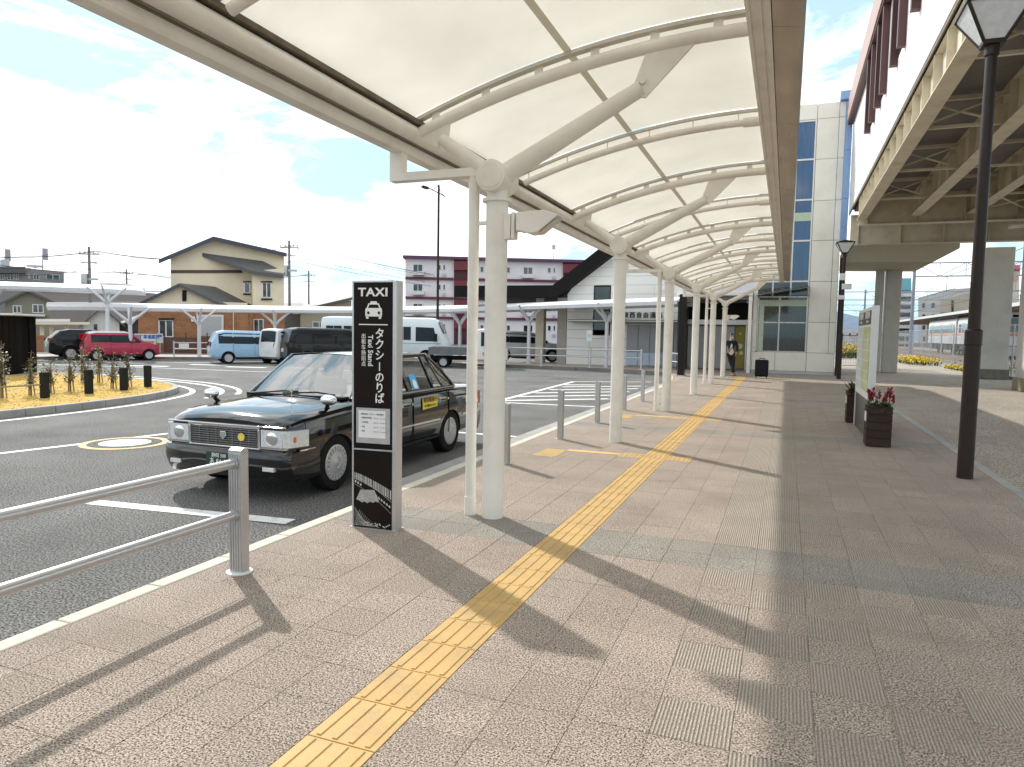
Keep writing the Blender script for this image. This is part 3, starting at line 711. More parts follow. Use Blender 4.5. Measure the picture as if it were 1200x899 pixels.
# ------------------------------------------------------------------ suitcase, black pillar
SUIT = mat('suitcase_black', (.008, .009, .016), rough=.5, var=.2, vs=12, spec=.2)
sc = thing('suitcase', 'large black wheeled suitcase standing alone by the tower wall', 'suitcase', (-.86, 29.3, 0))
MB().box(-.25, .25, -.15, .15, .06, .72).build('shell', SUIT, sc, bevel=.05)
hb = MB(); hb.path([(-.10, 0, .72), (-.10, 0, .77), (.10, 0, .77), (.10, 0, .72)], .013, 8); hb.build('handle', SUIT, sc)
MB().box(-.2, .2, -.157, -.15, .12, .40).build('front_pocket', SUIT, sc, bevel=.002)
w_ = MB().lathe([(.03, -.012), (.03, .012)], n=12, axis='x').mesh('wheel', RUBBER)
for x in (-.2, .2):
    for y in (-.11, .11): inst('wheel', w_, sc, (x, y, .03))
bp = thing('black_pillar', 'tall plain black slab pillar standing by the guard rail before the entrance', 'pillar', (-3.92, 29.0, 0))
MB().box(-.12, .12, -.25, .25, 0, 3.25).build('shaft', BLACKM, bp, bevel=.01); MB().box(-.16, .16, -.29, .29, -.004, .03).build('foot_plate', GALV, bp)
guard_rail((-4.85, 30.7, 0), R(-62), 2, 1.7, 'short silver guard rail on the bend beside the black pillar', .95)

# ------------------------------------------------------------------ person
def skin(name, joints, edges, M, parent, sub=2):
    me = bpy.data.meshes.new(name); me.from_pydata([j[0] for j in joints], edges, []); o = bpy.data.objects.new(name, me); COL.objects.link(o)
    o.modifiers.new('s', 'SKIN'); 
    if not me.skin_vertices: me.attributes
    for i, j in enumerate(joints):
        r = j[1]; me.skin_vertices[0].data[i].radius = r if isinstance(r, tuple) else (r, r)
    me.skin_vertices[0].data[0].use_root = True
    s = o.modifiers.new('u', 'SUBSURF'); s.levels = sub; s.render_levels = sub
    dg = bpy.context.evaluated_depsgraph_get(); m2 = bpy.data.meshes.new_from_object(o.evaluated_get(dg)); bpy.data.objects.remove(o)
    m2.name = name; m2.materials.clear(); m2.materials.append(M); m2.shade_smooth()
    o = bpy.data.objects.new(name, m2); COL.objects.link(o)
    if parent: o.parent = parent
    return o
SKINM = mat('skin', (.48, .28, .19), rough=.5, var=.06); CLOTHK = mat('cloth_black', (.014, .014, .017), rough=.85, var=.25, vs=18); SHIRT = mat('shirt_white', (.68, .67, .66), rough=.85, var=.1, vs=18)
HAIR = mat('hair_black', (.014, .011, .010), rough=.5, var=.3, vs=60); SHOE = mat('shoe_tan', (.36, .14, .06), rough=.6, var=.2, vs=20)
pr = thing('person', 'person in a black jacket and white mask leaning on a column with ankles crossed', 'person', (-2.06, 30.05, 0), R(8))
# skin body: torso, neck, arms with hands, legs
hip = (-.02, .0, .90)
J = [(hip, (.135, .10)), ((-.03, .0, 1.12), (.13, .095)), ((-.035, .0, 1.32), (.165, .10)), ((-.03, .0, 1.44), (.085, .07)), ((-.028, -.01, 1.52), (.05, .052)),
     ((-.20, .0, 1.39), .055), ((-.27, -.02, 1.13), .042), ((-.25, -.12, .91), .032), ((-.245, -.145, .87), (.026, .038)),
     ((.15, .0, 1.39), .055), ((.22, -.03, 1.13), .042), ((.16, -.15, .93), .032), ((.15, -.165, .89), (.026, .038)),
     ((-.11, .0, .86), .088), ((.00, -.04, .48), .058), ((.13, -.06, .08), .040),
     ((.08, .0, .86), .088), ((.07, -.12, .48), .058), ((.04, -.18, .085), .040)]
E_ = [(0, 1), (1, 2), (2, 3), (3, 4), (2, 5), (5, 6), (6, 7), (7, 8), (2, 9), (9, 10), (10, 11), (11, 12), (0, 13), (13, 14), (14, 15), (0, 16), (16, 17), (17, 18)]
skin('body', J, E_, SKINM, pr)
jk = [(a, tuple(x+.018 for x in (r if isinstance(r, tuple) else (r, r)))) for a, r in J]
jj = [((-.025, .0, .86), (.155, .115))]+jk[1:3]+[((-.03, .0, 1.42), (.10, .085)), jk[5], jk[6], ((-.252, -.105, .95), .046), jk[9], jk[10], ((.17, -.13, .97), .046)]
skin('jacket', jj, [(0, 1), (1, 2), (2, 3), (2, 4), (4, 5), (5, 6), (2, 7), (7, 8), (8, 9)], CLOTHK, pr)
tj = [((-.02, 0, .92), (.145, .11)), jk[13], jk[14], ((.125, -.058, .12), .058), jk[16], jk[17], ((.042, -.175, .125), .058)]
skin('trousers', tj, [(0, 1), (1, 2), (2, 3), (0, 4), (4, 5), (5, 6)], CLOTHK, pr)
sh_ = MB()
for i in range(5):
    pass
rows = []
for k in range(9):
    z = .86+.065*k; wid = .075+.02*math.sin(k); yb = -.128 if k < 6 else -.128+.012*(k-5)
    rows.append([(-.03+wid*u, yb-.012*(1-u*u), z) for u in (-1, -.5, 0, .5, 1)])
sh_.sheet(rows); sh_.build('shirt', SHIRT, pr, smooth=60, recalc=False)
st_ = MB(); st_.path([(.12, -.10, 1.42), (.02, -.155, 1.2), (-.12, -.15, .98)], .012, 6); st_.build('bag_strap', CLOTHK, pr)
# head
hm = bpy.data.meshes.new('head'); bm = bmesh.new(); bmesh.ops.create_icosphere(bm, subdivisions=3, radius=.1)
for v in bm.verts:
    v.co.z *= 1.16; v.co.x *= .80; v.co.y *= .96
    if v.co.z < -.02: k = (-.02-v.co.z)/.1; v.co.x *= 1-.28*k; v.co.y = v.co.y*(1-.2*k)-.012*k
    if v.co.y < -.07 and abs(v.co.x) < .02 and -.05 < v.co.z < .01: v.co.y -= .018
    if v.co.y < -.06 and .005 < abs(v.co.x) < .045 and -.002 < v.co.z < .03: v.co.y += .008
bm.to_mesh(hm); bm.free(); hm.materials.append(SKINM); hm.shade_smooth()
head = inst('head', hm, pr, (-.028, -.03, 1.625), (R(14), 0, R(-6)))
hh = bpy.data.meshes.new('hair'); bm = bmesh.new(); bmesh.ops.create_icosphere(bm, subdivisions=3, radius=.112)
bmesh.ops.delete(bm, geom=[v for v in bm.verts if (v.co.y < -.035 and v.co.z < .055) or v.co.z < -.045], context='VERTS')
for v in bm.verts: v.co.z *= 1.13; v.co.x *= .82+random.uniform(-.03, .03); v.co.y *= .98+random.uniform(-.03, .03)
bm.to_mesh(hh); bm.free(); hh.materials.append(HAIR); hh.shade_smooth(); inst('hair', hh, head, (0, .004, .004))
mkk = MB(); mkk.sheet([[(x, -.104+x*x*7+(.006 if z < -.06 else 0), z) for x in (-.066, -.04, -.018, 0, .018, .04, .066)] for z in (-.085, -.06, -.03, -.008)]); mkk.build('mask', WHITE, head, smooth=60, recalc=False)
ea = MB()
for s in (-1, 1): ea.lathe([(.004, -.028), (.016, -.01), (.018, .012), (.006, .028)], (s*.082, .01, -.005), n=8)
ea.build('ears', SKINM, head, smooth=60)
ey = MB()
for s in (-1, 1): ey.lathe([(.003, -.009), (.009, 0), (.003, .009)], (s*.032, -.083, .012), n=8)
ey.build('eyes', INK, head, smooth=60)
# hands: fingers curled
for sx, hx, hy, hz in ((-1, -.245, -.15, .845), (1, .145, -.17, .865)):
    hd_ = None
    for i in range(4):
        L = (.072, .08, .076, .06)[i]; y = hy-.027+.018*i
        o = skin('finger', [((hx, y, hz), .009), ((hx-sx*.006, y, hz-L*.5), .0085), ((hx-sx*.022, y-.004, hz-L*.82), .0075)], [(0, 1), (1, 2)], SKINM, pr, 1)
    skin('thumb', [((hx-sx*.005, hy-.032, hz+.03), .011), ((hx-sx*.02, hy-.052, hz-.002), .010), ((hx-sx*.026, hy-.055, hz-.028), .008)], [(0, 1), (1, 2)], SKINM, pr, 1)
for (x, y, a) in ((.15, -.10, -.5), (.035, -.22, .2)):
    s_ = skin('shoe', [((x, y+.05, .045), (.045, .045)), ((x, y-.05, .05), (.048, .05)), ((x-.03*a, y-.17, .038), (.042, .034))], [(0, 1), (1, 2)], SHOE, pr, 1)
# ------------------------------------------------------------------ vehicles
CHROME = mat('chrome', (.75, .75, .76), rough=.08, metal=1., var=.02)
DGLASS = mat('tinted_car_glass', (.018, .022, .026), rough=.08, var=0, spec=.22)
LAMPW = mat('clear_lamp', (.66, .68, .70), rough=.12, metal=.1, var=.15, vs=40, coat=.8)
LAMPR = mat('red_lamp', (.36, .012, .015), rough=.15, var=.1, coat=.6)
LAMPA = mat('amber_lamp', (.62, .16, .03), rough=.2, var=.1, coat=.5)
TRIMK = mat('black_trim', (.012, .012, .013), rough=.6, var=.15, spec=.2)
WELL = mat('wheel_well_dark', (.008, .008, .008), rough=.95, var=.2)
PLATEW = mat('number_plate', (.70, .71, .69), rough=.5, var=.03); PLATEG = mat('number_plate_green', (.008, .035, .022), rough=.5, var=.03)
ALLOY = mat('wheel_silver', (.55, .55, .56), rough=.35, metal=.5, var=.08, vs=30)
def paint(name, col, metal=.1, rough=.3): return mat(name, col, rough=rough, metal=metal, var=.03, vs=3, coat=.45, spec=.2)

def lerp_line(P, x):
    if x <= P[0][0]: return P[0][1]
    for (a, b), (c, d) in zip(P, P[1:]):
        if x <= c: return b+(d-b)*(x-a)/(c-a) if c > a else d
    return P[-1][1]

def wheel(parent, R_, w, loc, spokes=10, rimM=ALLOY, slots=False, side=1):
    """wheel along local y; side=+1 shows its face towards +y"""
    t = MB(); t.lathe([(R_*.60, -w*.1), (R_*.66, -w/2), (R_*.93, -w/2), (R_, -w*.36), (R_, w*.36), (R_*.93, w/2), (R_*.66, w/2), (R_*.60, w*.1)], n=32, axis='y')
    o = t.build('wheel', RUBBER, parent, smooth=35, loc=loc)
    s = side; rm = MB(); rr = R_*.66
    if slots:      # hub cap with radial slots
        rm.lathe([(rr, s*w*.36), (rr*.97, s*w*.50), (rr*.88, s*w*.53), (rr*.86, s*w*.47)], n=40, axis='y')
        rm.lathe([(rr*.60, s*w*.46), (rr*.58, s*w*.53), (rr*.3, s*w*.57), (rr*.28, s*w*.53), (rr*.20, s*w*.56), (.002, s*w*.58)], n=32, axis='y')
        for k in range(spokes):
            a = 2*math.pi*k/spokes; d = Vector((math.cos(a), 0, math.sin(a))); rm.bar(d*rr*.56+Vector((0, s*w*.48, 0)), d*rr*.89+Vector((0, s*w*.49, 0)), rr*.17, .018, up=(0, 1, 0))
    else:
        rm.lathe([(rr, s*w*.30), (rr*.97, s*w*.48), (rr*.88, s*w*.46), (rr*.86, s*w*.2)], n=32, axis='y'); rm.lathe([(rr*.22, s*w*.1), (rr*.22, s*w*.42), (.002, s*w*.44)], n=16, axis='y')
        for k in range(spokes):
            a = 2*math.pi*k/spokes; d = Vector((math.cos(a), 0, math.sin(a))); rm.bar(d*rr*.15+Vector((0, s*w*.38, 0)), d*rr*.92+Vector((0, s*w*.40, 0)), rr*.24, .03, up=(0, 1, 0))
    rm.build('rim', rimM, o, smooth=30)
    MB().lathe([(rr*.97, s*w*.1), (rr*.97, s*w*.16)], n=24, axis='y').build('brake_disc', WELL, o)
    return o

def wheel_arches(o, xs, R_, z, half):
    """cut the wheel housings out of a body shell"""
    o.data.materials.append(WELL); cut = []
    for x in xs:
        for s in (-1, 1):
            c = MB().lathe([(R_, -.32), (R_, .32)], (x, s*half, z), n=36, axis='y').build('cut', WELL); cut.append(c)
            m = o.modifiers.new('b', 'BOOLEAN'); m.operation = 'DIFFERENCE'; m.object = c; m.solver = 'EXACT'; m.material_mode = 'TRANSFER'
            c.parent = o.parent
    bpy.context.view_layer.update()
    dg = bpy.context.evaluated_depsgraph_get(); me = bpy.data.meshes.new_from_object(o.evaluated_get(dg)); o.modifiers.clear()
    nm = o.data.name; old = o.data; o.data = me; bpy.data.meshes.remove(old); me.name = nm
    for c in cut: bpy.data.objects.remove(c)
    me.shade_smooth(); me.set_sharp_from_angle(angle=R(24))

def loft(rings):
    """closed loft of half sections (y>=0 side from bottom centre to top centre), mirrored"""
    q = MB(); full = []
    for r in rings: full.append(list(r)+[(x, -y, z) for x, y, z in reversed(r) if abs(y) > 1e-6])
    n = len(full[0])
    for r in full: q.v += r
    for i in range(len(full)-1):
        q.f += [(i*n+k, i*n+(k+1) % n, (i+1)*n+(k+1) % n, (i+1)*n+k) for k in range(n)]
    q.f += [tuple(range(n)), tuple(range((len(full)-1)*n, len(full)*n))[::-1]]
    return q

# ---- the black taxi: a squarish saloon, front towards the viewer
TPAINT = mat('taxi_black_paint', (.003, .003, .003), rough=.08, var=0, spec=.3, coat=1.)
TPAINT.node_tree.nodes['Principled BSDF'].inputs['Coat IOR'].default_value = 1.5
TX = thing('taxi', 'black saloon taxi with chrome fender mirrors waiting in the bay behind the sign', 'taxi', (-5.31, 7.75, -.13), R(-90))
W2 = .848
HZ = [(-2.52, .93), (-2.40, .965), (-1.50, 1.0), (.86, .985), (1.4, .955), (1.9, .90), (2.08, .85), (2.14, .81)]
def tw(x):
    return lerp_line([(-2.52, .76), (-2.44, .80), (-2.2, .835), (-1.4, W2), (1.2, W2), (1.8, .838), (2.02, .79), (2.10, .755), (2.14, .72)], x)
def tbot(x): return lerp_line([(-2.52, .42), (-2.3, .30), (-1.8, .22), (1.9, .21), (2.14, .26)], x)
rings = []
for x in (-2.52, -2.49, -2.44, -2.3, -2.1, -1.9, -1.6, -1.4, -1.0, -.5, 0, .4, .8, .95, 1.2, 1.5, 1.75, 1.9, 2.0, 2.08, 2.12, 2.14):
    w, zt, zb = tw(x), lerp_line(HZ, x), tbot(x); cr = .045 if x > .8 else .03
    rings.append([(x, 0, zb), (x, w*.86, zb), (x, w*.965, zb+.06), (x, w*.985, zb+.20), (x, w, .58), (x, w*.995, .66), (x, w*.985, zt-.10), (x, w*.955, zt-.035), (x, w*.90, zt-.008), (x, w*.72, zt+cr*.35), (x, w*.4, zt+cr*.8), (x, 0, zt+cr)])
tb = loft(rings).build('body', TPAINT, TX); wheel_arches(tb, (1.39, -1.39), .345, .30, W2+.13)
# cabin
BA, BD = .92, -1.62     # windscreen foot, rear window foot
A0 = (.93, .70, 1.00); A1 = (.30, .565, 1.455); C1 = (-1.02, .565, 1.465); C0 = (-1.60, .70, 1.0)
def cside(s, p): return (p[0], s*p[1], p[2])
cab = MB(); rows = []
for i in range(9):
    x = .36+(-1.09-.36)*i/8; e = (1-(2*(i/8)-1)**2); rows.append([(x, .575*u, 1.463+.045*(1-u*u)+.012*e) for u in (-1, -.97, -.8, -.4, 0, .4, .8, .97, 1)])
top = MB(); top.sheet(rows); lowr = [[(x, y, z-.035) for x, y, z in r] for r in rows]; top.sheet(lowr)
top.build('roof', TPAINT, TX, smooth=50)
for s in (-1, 1):
    pil = MB()
    pil.bar(cside(s, (.95, .725, .985)), cside(s, (.33, .575, 1.475)), .05, .045)
    pil.bar(cside(s, (-1.64, .715, .985)), cside(s, (-1.06, .575, 1.475)), .05, .05)
    # broad rear quarter
    pil.add([cside(s, (-1.66, .735, .98)), cside(s, (-1.27, .765, .99)), cside(s, (-1.00, .60, 1.47)), cside(s, (-1.10, .58, 1.475)),
             cside(s, (-1.66, .705, .98)), cside(s, (-1.27, .735, .99)), cside(s, (-1.00, .57, 1.47)), cside(s, (-1.10, .55, 1.475))],
            [(0, 1, 2, 3), (7, 6, 5, 4), (0, 4, 5, 1), (1, 5, 6, 2), (2, 6, 7, 3), (3, 7, 4, 0)])
    pil.bar(cside(s, (.34, .578, 1.468)), cside(s, (-1.06, .578, 1.472)), .04, .05)
    pil.bar(cside(s, (-.28, .775, .99)), cside(s, (-.24, .59, 1.46)), .035, .075, up=(1, 0, 0))
    pil.bar(cside(s, (-.94, .772, .99)), cside(s, (-.86, .60, 1.45)), .03, .035, up=(1, 0, 0))
    pil.bar(cside(s, (.93, .765, .985)), cside(s, (-1.6, .755, .99)), .06, .04)
    pil.build('pillar_frame', TPAINT, TX)
GL = glassy('taxi_window_glass', (.03, .045, .045), alpha=.42, spec=.9)
GW = glassy('windscreen_glass', (.11, .13, .135), alpha=.70, spec=1.)
MATS['windscreen_glass'].node_tree.nodes['Principled BSDF'].inputs['Coat Weight'].default_value = 1
MATS['windscreen_glass'].node_tree.nodes['Principled BSDF'].inputs['Coat IOR'].default_value = 3.0
wr = [[(.955-.61*t, u*(.69-.13*t), .99+.475*t+.035*(1-u*u)*(1-t)+.02*math.sin(math.pi*t)+.035*(1-u*u)*t) for u in (-1, -.5, 0, .5, 1)] for t in (0, .25, .5, .75, 1)]
wr = [[(x+.05*(1-(y/.69)**2), y, z) for x, y, z in r] for r in wr]
MB().sheet(wr).build('windscreen', GW, TX, smooth=60)
rw = [[(-1.63+.55*t, u*(.68-.12*t), .99+.475*t) for u in (-1, 0, 1)] for t in (0, 1)]
MB().sheet(rw).build('rear_window', GL, TX)
for s in (-1, 1):
    MB().quad(*[cside(s, p) for p in ((.86, .762, 1.0), (-.25, .770, 1.0), (-.22, .592, 1.45), (.30, .588, 1.45))]).build('door_window', GL, TX)
    MB().quad(*[cside(s, p) for p in ((-.31, .770, 1.0), (-1.28, .762, 1.0), (-1.00, .60, 1.45), (-.27, .592, 1.45))]).build('door_window', GL, TX)
# trims and shut lines
for s in (-1, 1):
    shut = MB(); chro = MB()
    for x in (.93, -.27, -1.30):
        shut.bar((x, s*.846, .32), (x, s*.852, .62), .012, .006, up=(1, 0, 0)); shut.bar((x, s*.851, .62), (x, s*.838, .95), .012, .006, up=(1, 0, 0))
    shut.bar((.93, s*.838, .315), (-1.05, s*.838, .315), .008, .012)
    chro.bar((2.0, s*.825, .545), (1.78, s*.846, .545), .012, .022); chro.bar((1.02, s*.853, .545), (-1.02, s*.853, .545), .012, .022); chro.bar((-1.76, s*.846, .545), (-2.44, s*.805, .545), .012, .022)
    chro.bar((.90, s*.800, .985), (-1.60, s*.790, .992), .012, .016)
    chro.bar((.97, s*.735, 1.0), (.34, s*.588, 1.485), .012, .012); chro.bar((.34, s*.600, 1.487), (-1.05, s*.600, 1.49), .010, .012)
    chro.bar((-1.02, s*.606, 1.485), (-1.36, s*.72, 1.22), .012, .016); chro.bar((-1.36, s*.72, 1.22), (-1.66, s*.742, 1.0), .012, .016)
    shut.build('shut_lines', WELL, TX); chro.build('chrome_trim', CHROME, TX)
for s in (-1, 1):
    for x in (-.08, -1.1):
        h = MB(); h.box(x-.10, x+.10, s*.845-.012, s*.845+.012, .80, .86); hd = h.build('door_handle', CHROME, TX, bevel=.01)
        MB().box(x-.075, x+.075, s*.858-.003, s*.858+.003, .812, .835).build('handle_recess', WELL, hd)
        MB().lathe([(.018, -.006), (.018, .006)], (x-.16, s*.848, .83), n=12, axis='y').build('key_lock', CHROME, hd)
# front
gr_ = MB(); gr_.box(2.105, 2.135, -.43, .43, .565, .765); gf = gr_.build('grille', WELL, TX)
gb = MB()
for k in range(8): gb.box(2.130, 2.158, -.425, .425, .580+.024*k, .588+.024*k)
for y in (-.32, -.21, -.105, .105, .21, .32): gb.box(2.128, 2.148, y-.004, y+.004, .57, .765)
gb.build('grille_bars', mat('grille_silver', (.28, .28, .29), rough=.25, metal=.8, var=.05), gf)
gs = MB(); gs.box(2.10, 2.168, -.46, .46, .765, .802); gs.box(2.10, 2.162, -.74, .74, .786, .804); gs.box(2.10, 2.16, -.46, -.435, .56, .765); gs.box(2.10, 2.16, .435, .46, .56, .765); gs.box(2.10, 2.16, -.46, .46, .548, .566)
gs.build('grille_surround', CHROME, gf, bevel=.006)
em = MB(); em.prism([(-.035, .72), (.035, .72), (.04, .67), (0, .625), (-.04, .67)], 2.150, 2.168, plane='yz'); em.build('emblem', CHROME, gf, bevel=.004)
MB().lathe([(.043, 0), (.043, .012)], (2.155, .235, .672), n=8, axis='x').build('round_sticker', mat('sticker_yellow', (.78, .62, .10), rough=.5, var=.1, vs=30), gf)
for s in (-1, 1):
    hl = MB(); P = [(.47, .765), (.47, .585), (.725, .585), (.735, .765)]
    hl.add([(2.152, s*y, z) for y, z in P[:2]]+[(2.145, s*y, z) for y, z in P[2:]]+[(2.0, s*y, z) for y, z in P], [(0, 1, 2, 3), (7, 6, 5, 4), (0, 4, 5, 1), (1, 5, 6, 2), (2, 6, 7, 3), (3, 7, 4, 0)])
    h = hl.build('headlight', LAMPW, TX)
    lb = MB(); lb.lathe([(.07, 0), (.055, .004), (.02, .006)], (2.150, s*.60, .675), n=20, axis='x'); lb.build('lamp_bowl', CHROME, h, smooth=40)
    MB().box(2.04, 2.16, s*.605-.15, s*.605+.15, .565, .583).build('lamp_surround', CHROME, h)
    ind = MB(); o_ = [(2.152, .737), (2.105, .805), (1.90, .858), (1.90, .78), (2.06, .70)]
    ind.prism([(x, s*y) for x, y in o_], .588, .763, plane='xy')
    i_ = ind.build('side_lamp', LAMPW, TX)
    MB().box(2.02, 2.08, s*.790-.012, s*.790+.030, .64, .70).build('indicator_bulb', LAMPA, i_, bevel=.006)
bmp = [[(2.09, .0), (2.09, .0)]]
def bumper(x0, sg, name):
    prof = [(0, .545), (.075, .540), (.095, .50), (.095, .40), (.06, .30), (.02, .24), (-.08, .24), (-.08, .545)]
    rows = []
    for y, back in ((-.86, .36), (-.855, .20), (-.82, .08), (-.74, .025), (-.5, .0), (0, -.015), (.5, .0), (.74, .025), (.82, .08), (.855, .20), (.86, .36)):
        k = 1 if abs(y) < .84 else .4
        rows.append([(x0+sg*(dx*k-back), y, z) for dx, z in prof])
    q = MB(); q.sheet([r+[r[0]] for r in rows]); q.f.append(tuple(range(9))); q.f.append(tuple(range(10*9, 11*9)))
    return q.build(name, TPAINT, TX, smooth=40)
fb = bumper(2.11, 1, 'front_bumper'); rbp = bumper(-2.46, -1, 'rear_bumper')
MB().box(2.195, 2.222, -.30, .30, .262, .30).build('bumper_slot', WELL, fb)
for s in (-1, 1): MB().box(2.135, 2.208, s*.60-.07, s*.60+.07, .340, .385).build('fog_lamp', LAMPW, fb, bevel=.006)
pl = MB().box(2.208, 2.222, -.165, .165, .335, .50).build('number_plate', PLATEG, TX); text('静岡 500', .05, WL, pl, (2.225, 0, .465), rot=(R(90), 0, R(90)), depth=.001); text('あ 84-15', .085, WL, pl, (2.225, 0, .395), rot=(R(90), 0, R(90)), depth=.001, sx=.8)
# wipers, aerial, fender mirrors, side vents
wp = MB(); wp.path([(1.05, -.15, 1.035), (1.0, .28, 1.06), (.98, .52, 1.035)], .010, 6); wp.path([(1.06, -.62, 1.01), (1.0, -.2, 1.055), (1.0, .02, 1.06)], .010, 6); wp.build('wipers', TRIMK, TX)
ck = MB(); ck.box(.94, 1.06, -.68, .68, .995, 1.022); ck.build('cowl_vent', TRIMK, TX)
MB().path([(1.86, .62, .87), (1.88, .63, 1.16)], [.006, .003], 6).build('corner_pole', CHROME, TX)
MB().lathe([(.012, 1.15), (.012, 1.18)], (1.88, .63, 0), n=8).build('pole_tip', CHROME, TX)
for s in (-1, 1):
    f = MB(); f.path([(1.44, s*.74, .93), (1.48, s*.785, 1.00)], [.026, .018], 8); f.lathe([(.045, .945), (.03, .965)], (1.44, s*.74, -.02), n=12)
    a = f.build('fender_mirror', TRIMK, TX, smooth=40)
    mr = bpy.data.meshes.new('mirror_shell'); bm = bmesh.new(); bmesh.ops.create_icosphere(bm, subdivisions=3, radius=.1)
    for v in bm.verts:
        v.co.x *= .62; v.co.y *= .98; v.co.z *= .62
        if v.co.x < -.03: v.co.x = -.03
    bm.to_mesh(mr); bm.free(); mr.materials.append(CHROME); mr.shade_smooth(); inst('mirror_shell', mr, a, (1.49, s*.80, 1.035))
cr_ = MB(); cr_.path([(2.05, .08*0, .882), (1.5, 0, .985)], .004, 6)
# tail lamps
for s in (-1, 1):
    MB().box(-2.535, -2.40, s*.64-.15, s*.64+.15, .64, .86).build('tail_lamp', LAMPR, TX, bevel=.01)
MB().box(-2.545, -2.52, -.48, .48, .62, .88).build('boot_panel', TRIMK, TX)
# interior
SEAT = mat('seat_white_lace', (.50, .49, .46), rough=.9, var=.1, vs=20); INTK = mat('car_interior', (.045, .04, .036), rough=.9, var=.15)
it = MB(); it.box(.55, .98, -.68, .68, .70, 1.0); it.box(-1.7, .55, -.70, .70, .35, .40); it.box(-1.66, -1.25, -.68, .68, .75, .98); it.build('dashboard', INTK, TX, bevel=.03)
def seat(x, y, w, nm='seat'):
    q = MB(); q.box(x-.25, x+.25, y-w/2, y+w/2, .42, .60); q.prism([(x-.18, .55), (x-.30, 1.14), (x-.38, 1.14), (x-.30, .55)], y-w/2+.02, y+w/2-.02); q.prism([(x-.31, 1.16), (x-.32, 1.31), (x-.38, 1.31), (x-.37, 1.16)], y-.12, y+.12)
    return q.build(nm, SEAT, TX, bevel=.03)
seat(.15, -.36, .52); seat(.15, .36, .52); seat(-.88, 0, 1.25, 'rear_seat')
swh = MB(); swh.path([(.42+.07*math.sin(a), -.36+.18*math.cos(a), .93+.16*math.sin(a)) for a in [2*math.pi*k/20 for k in range(21)]], .014, 8, caps=False); swh.build('steering_wheel', INTK, TX, smooth=60)
MB().box(.36, .40, -.12, .12, 1.355, 1.405).build('rear_view_mirror', INTK, TX, bevel=.01)
# stickers on the near side
st1 = MB().add([(-.50, .8500, .73), (-.92, .8500, .745), (-.92, .8415, .90), (-.50, .8415, .885)], [(0, 1, 2, 3)]).build('door_sticker', mat('sticker_bright_yellow', (.80, .68, .04), rough=.5, var=.04), TX, loc=(0, .006, 0))
text('特別警戒中', .078, mat('print_dark_brown', (.10, .03, .01), rough=.6), st1, (-.71, .8525, .855), rot=(R(88), 0, R(180)), depth=.001, bold=.001)
text('～安全輸送のために～', .04, MATS['print_dark_brown'], st1, (-.71, .856, .775), rot=(R(88), 0, R(180)), depth=.001)
st2 = MB().add([(-.36, .766, 1.015), (-.55, .768, 1.015), (-.53, .690, 1.22), (-.38, .690, 1.22)], [(0, 1, 2, 3)]).build('window_sticker', mat('sticker_blue', (.08, .42, .80), rough=.4, var=.05), TX, loc=(0, .012, 0))
MB().add([(-.40, .768, 1.03), (-.49, .7685, 1.03), (-.50, .735, 1.12), (-.44, .715, 1.16), (-.40, .74, 1.10)], [(0, 1, 2, 3, 4)]).build('sticker_figure', WL, st2, loc=(0, .004, 0))
for o_ in TX.children_recursive:
    if o_.rotation_euler.x == 0: o_.data.transform(Matrix.Diagonal((1, 1, .955, 1)))
    o_.location.z *= .955
for x in (1.39, -1.39):
    for s in (-1, 1): wheel(TX, .305, .185, (x, s*.735, .305), 20, mat('hub_cap_silver', (.50, .50, .49), rough=.4, metal=.35, var=.06), True, s)

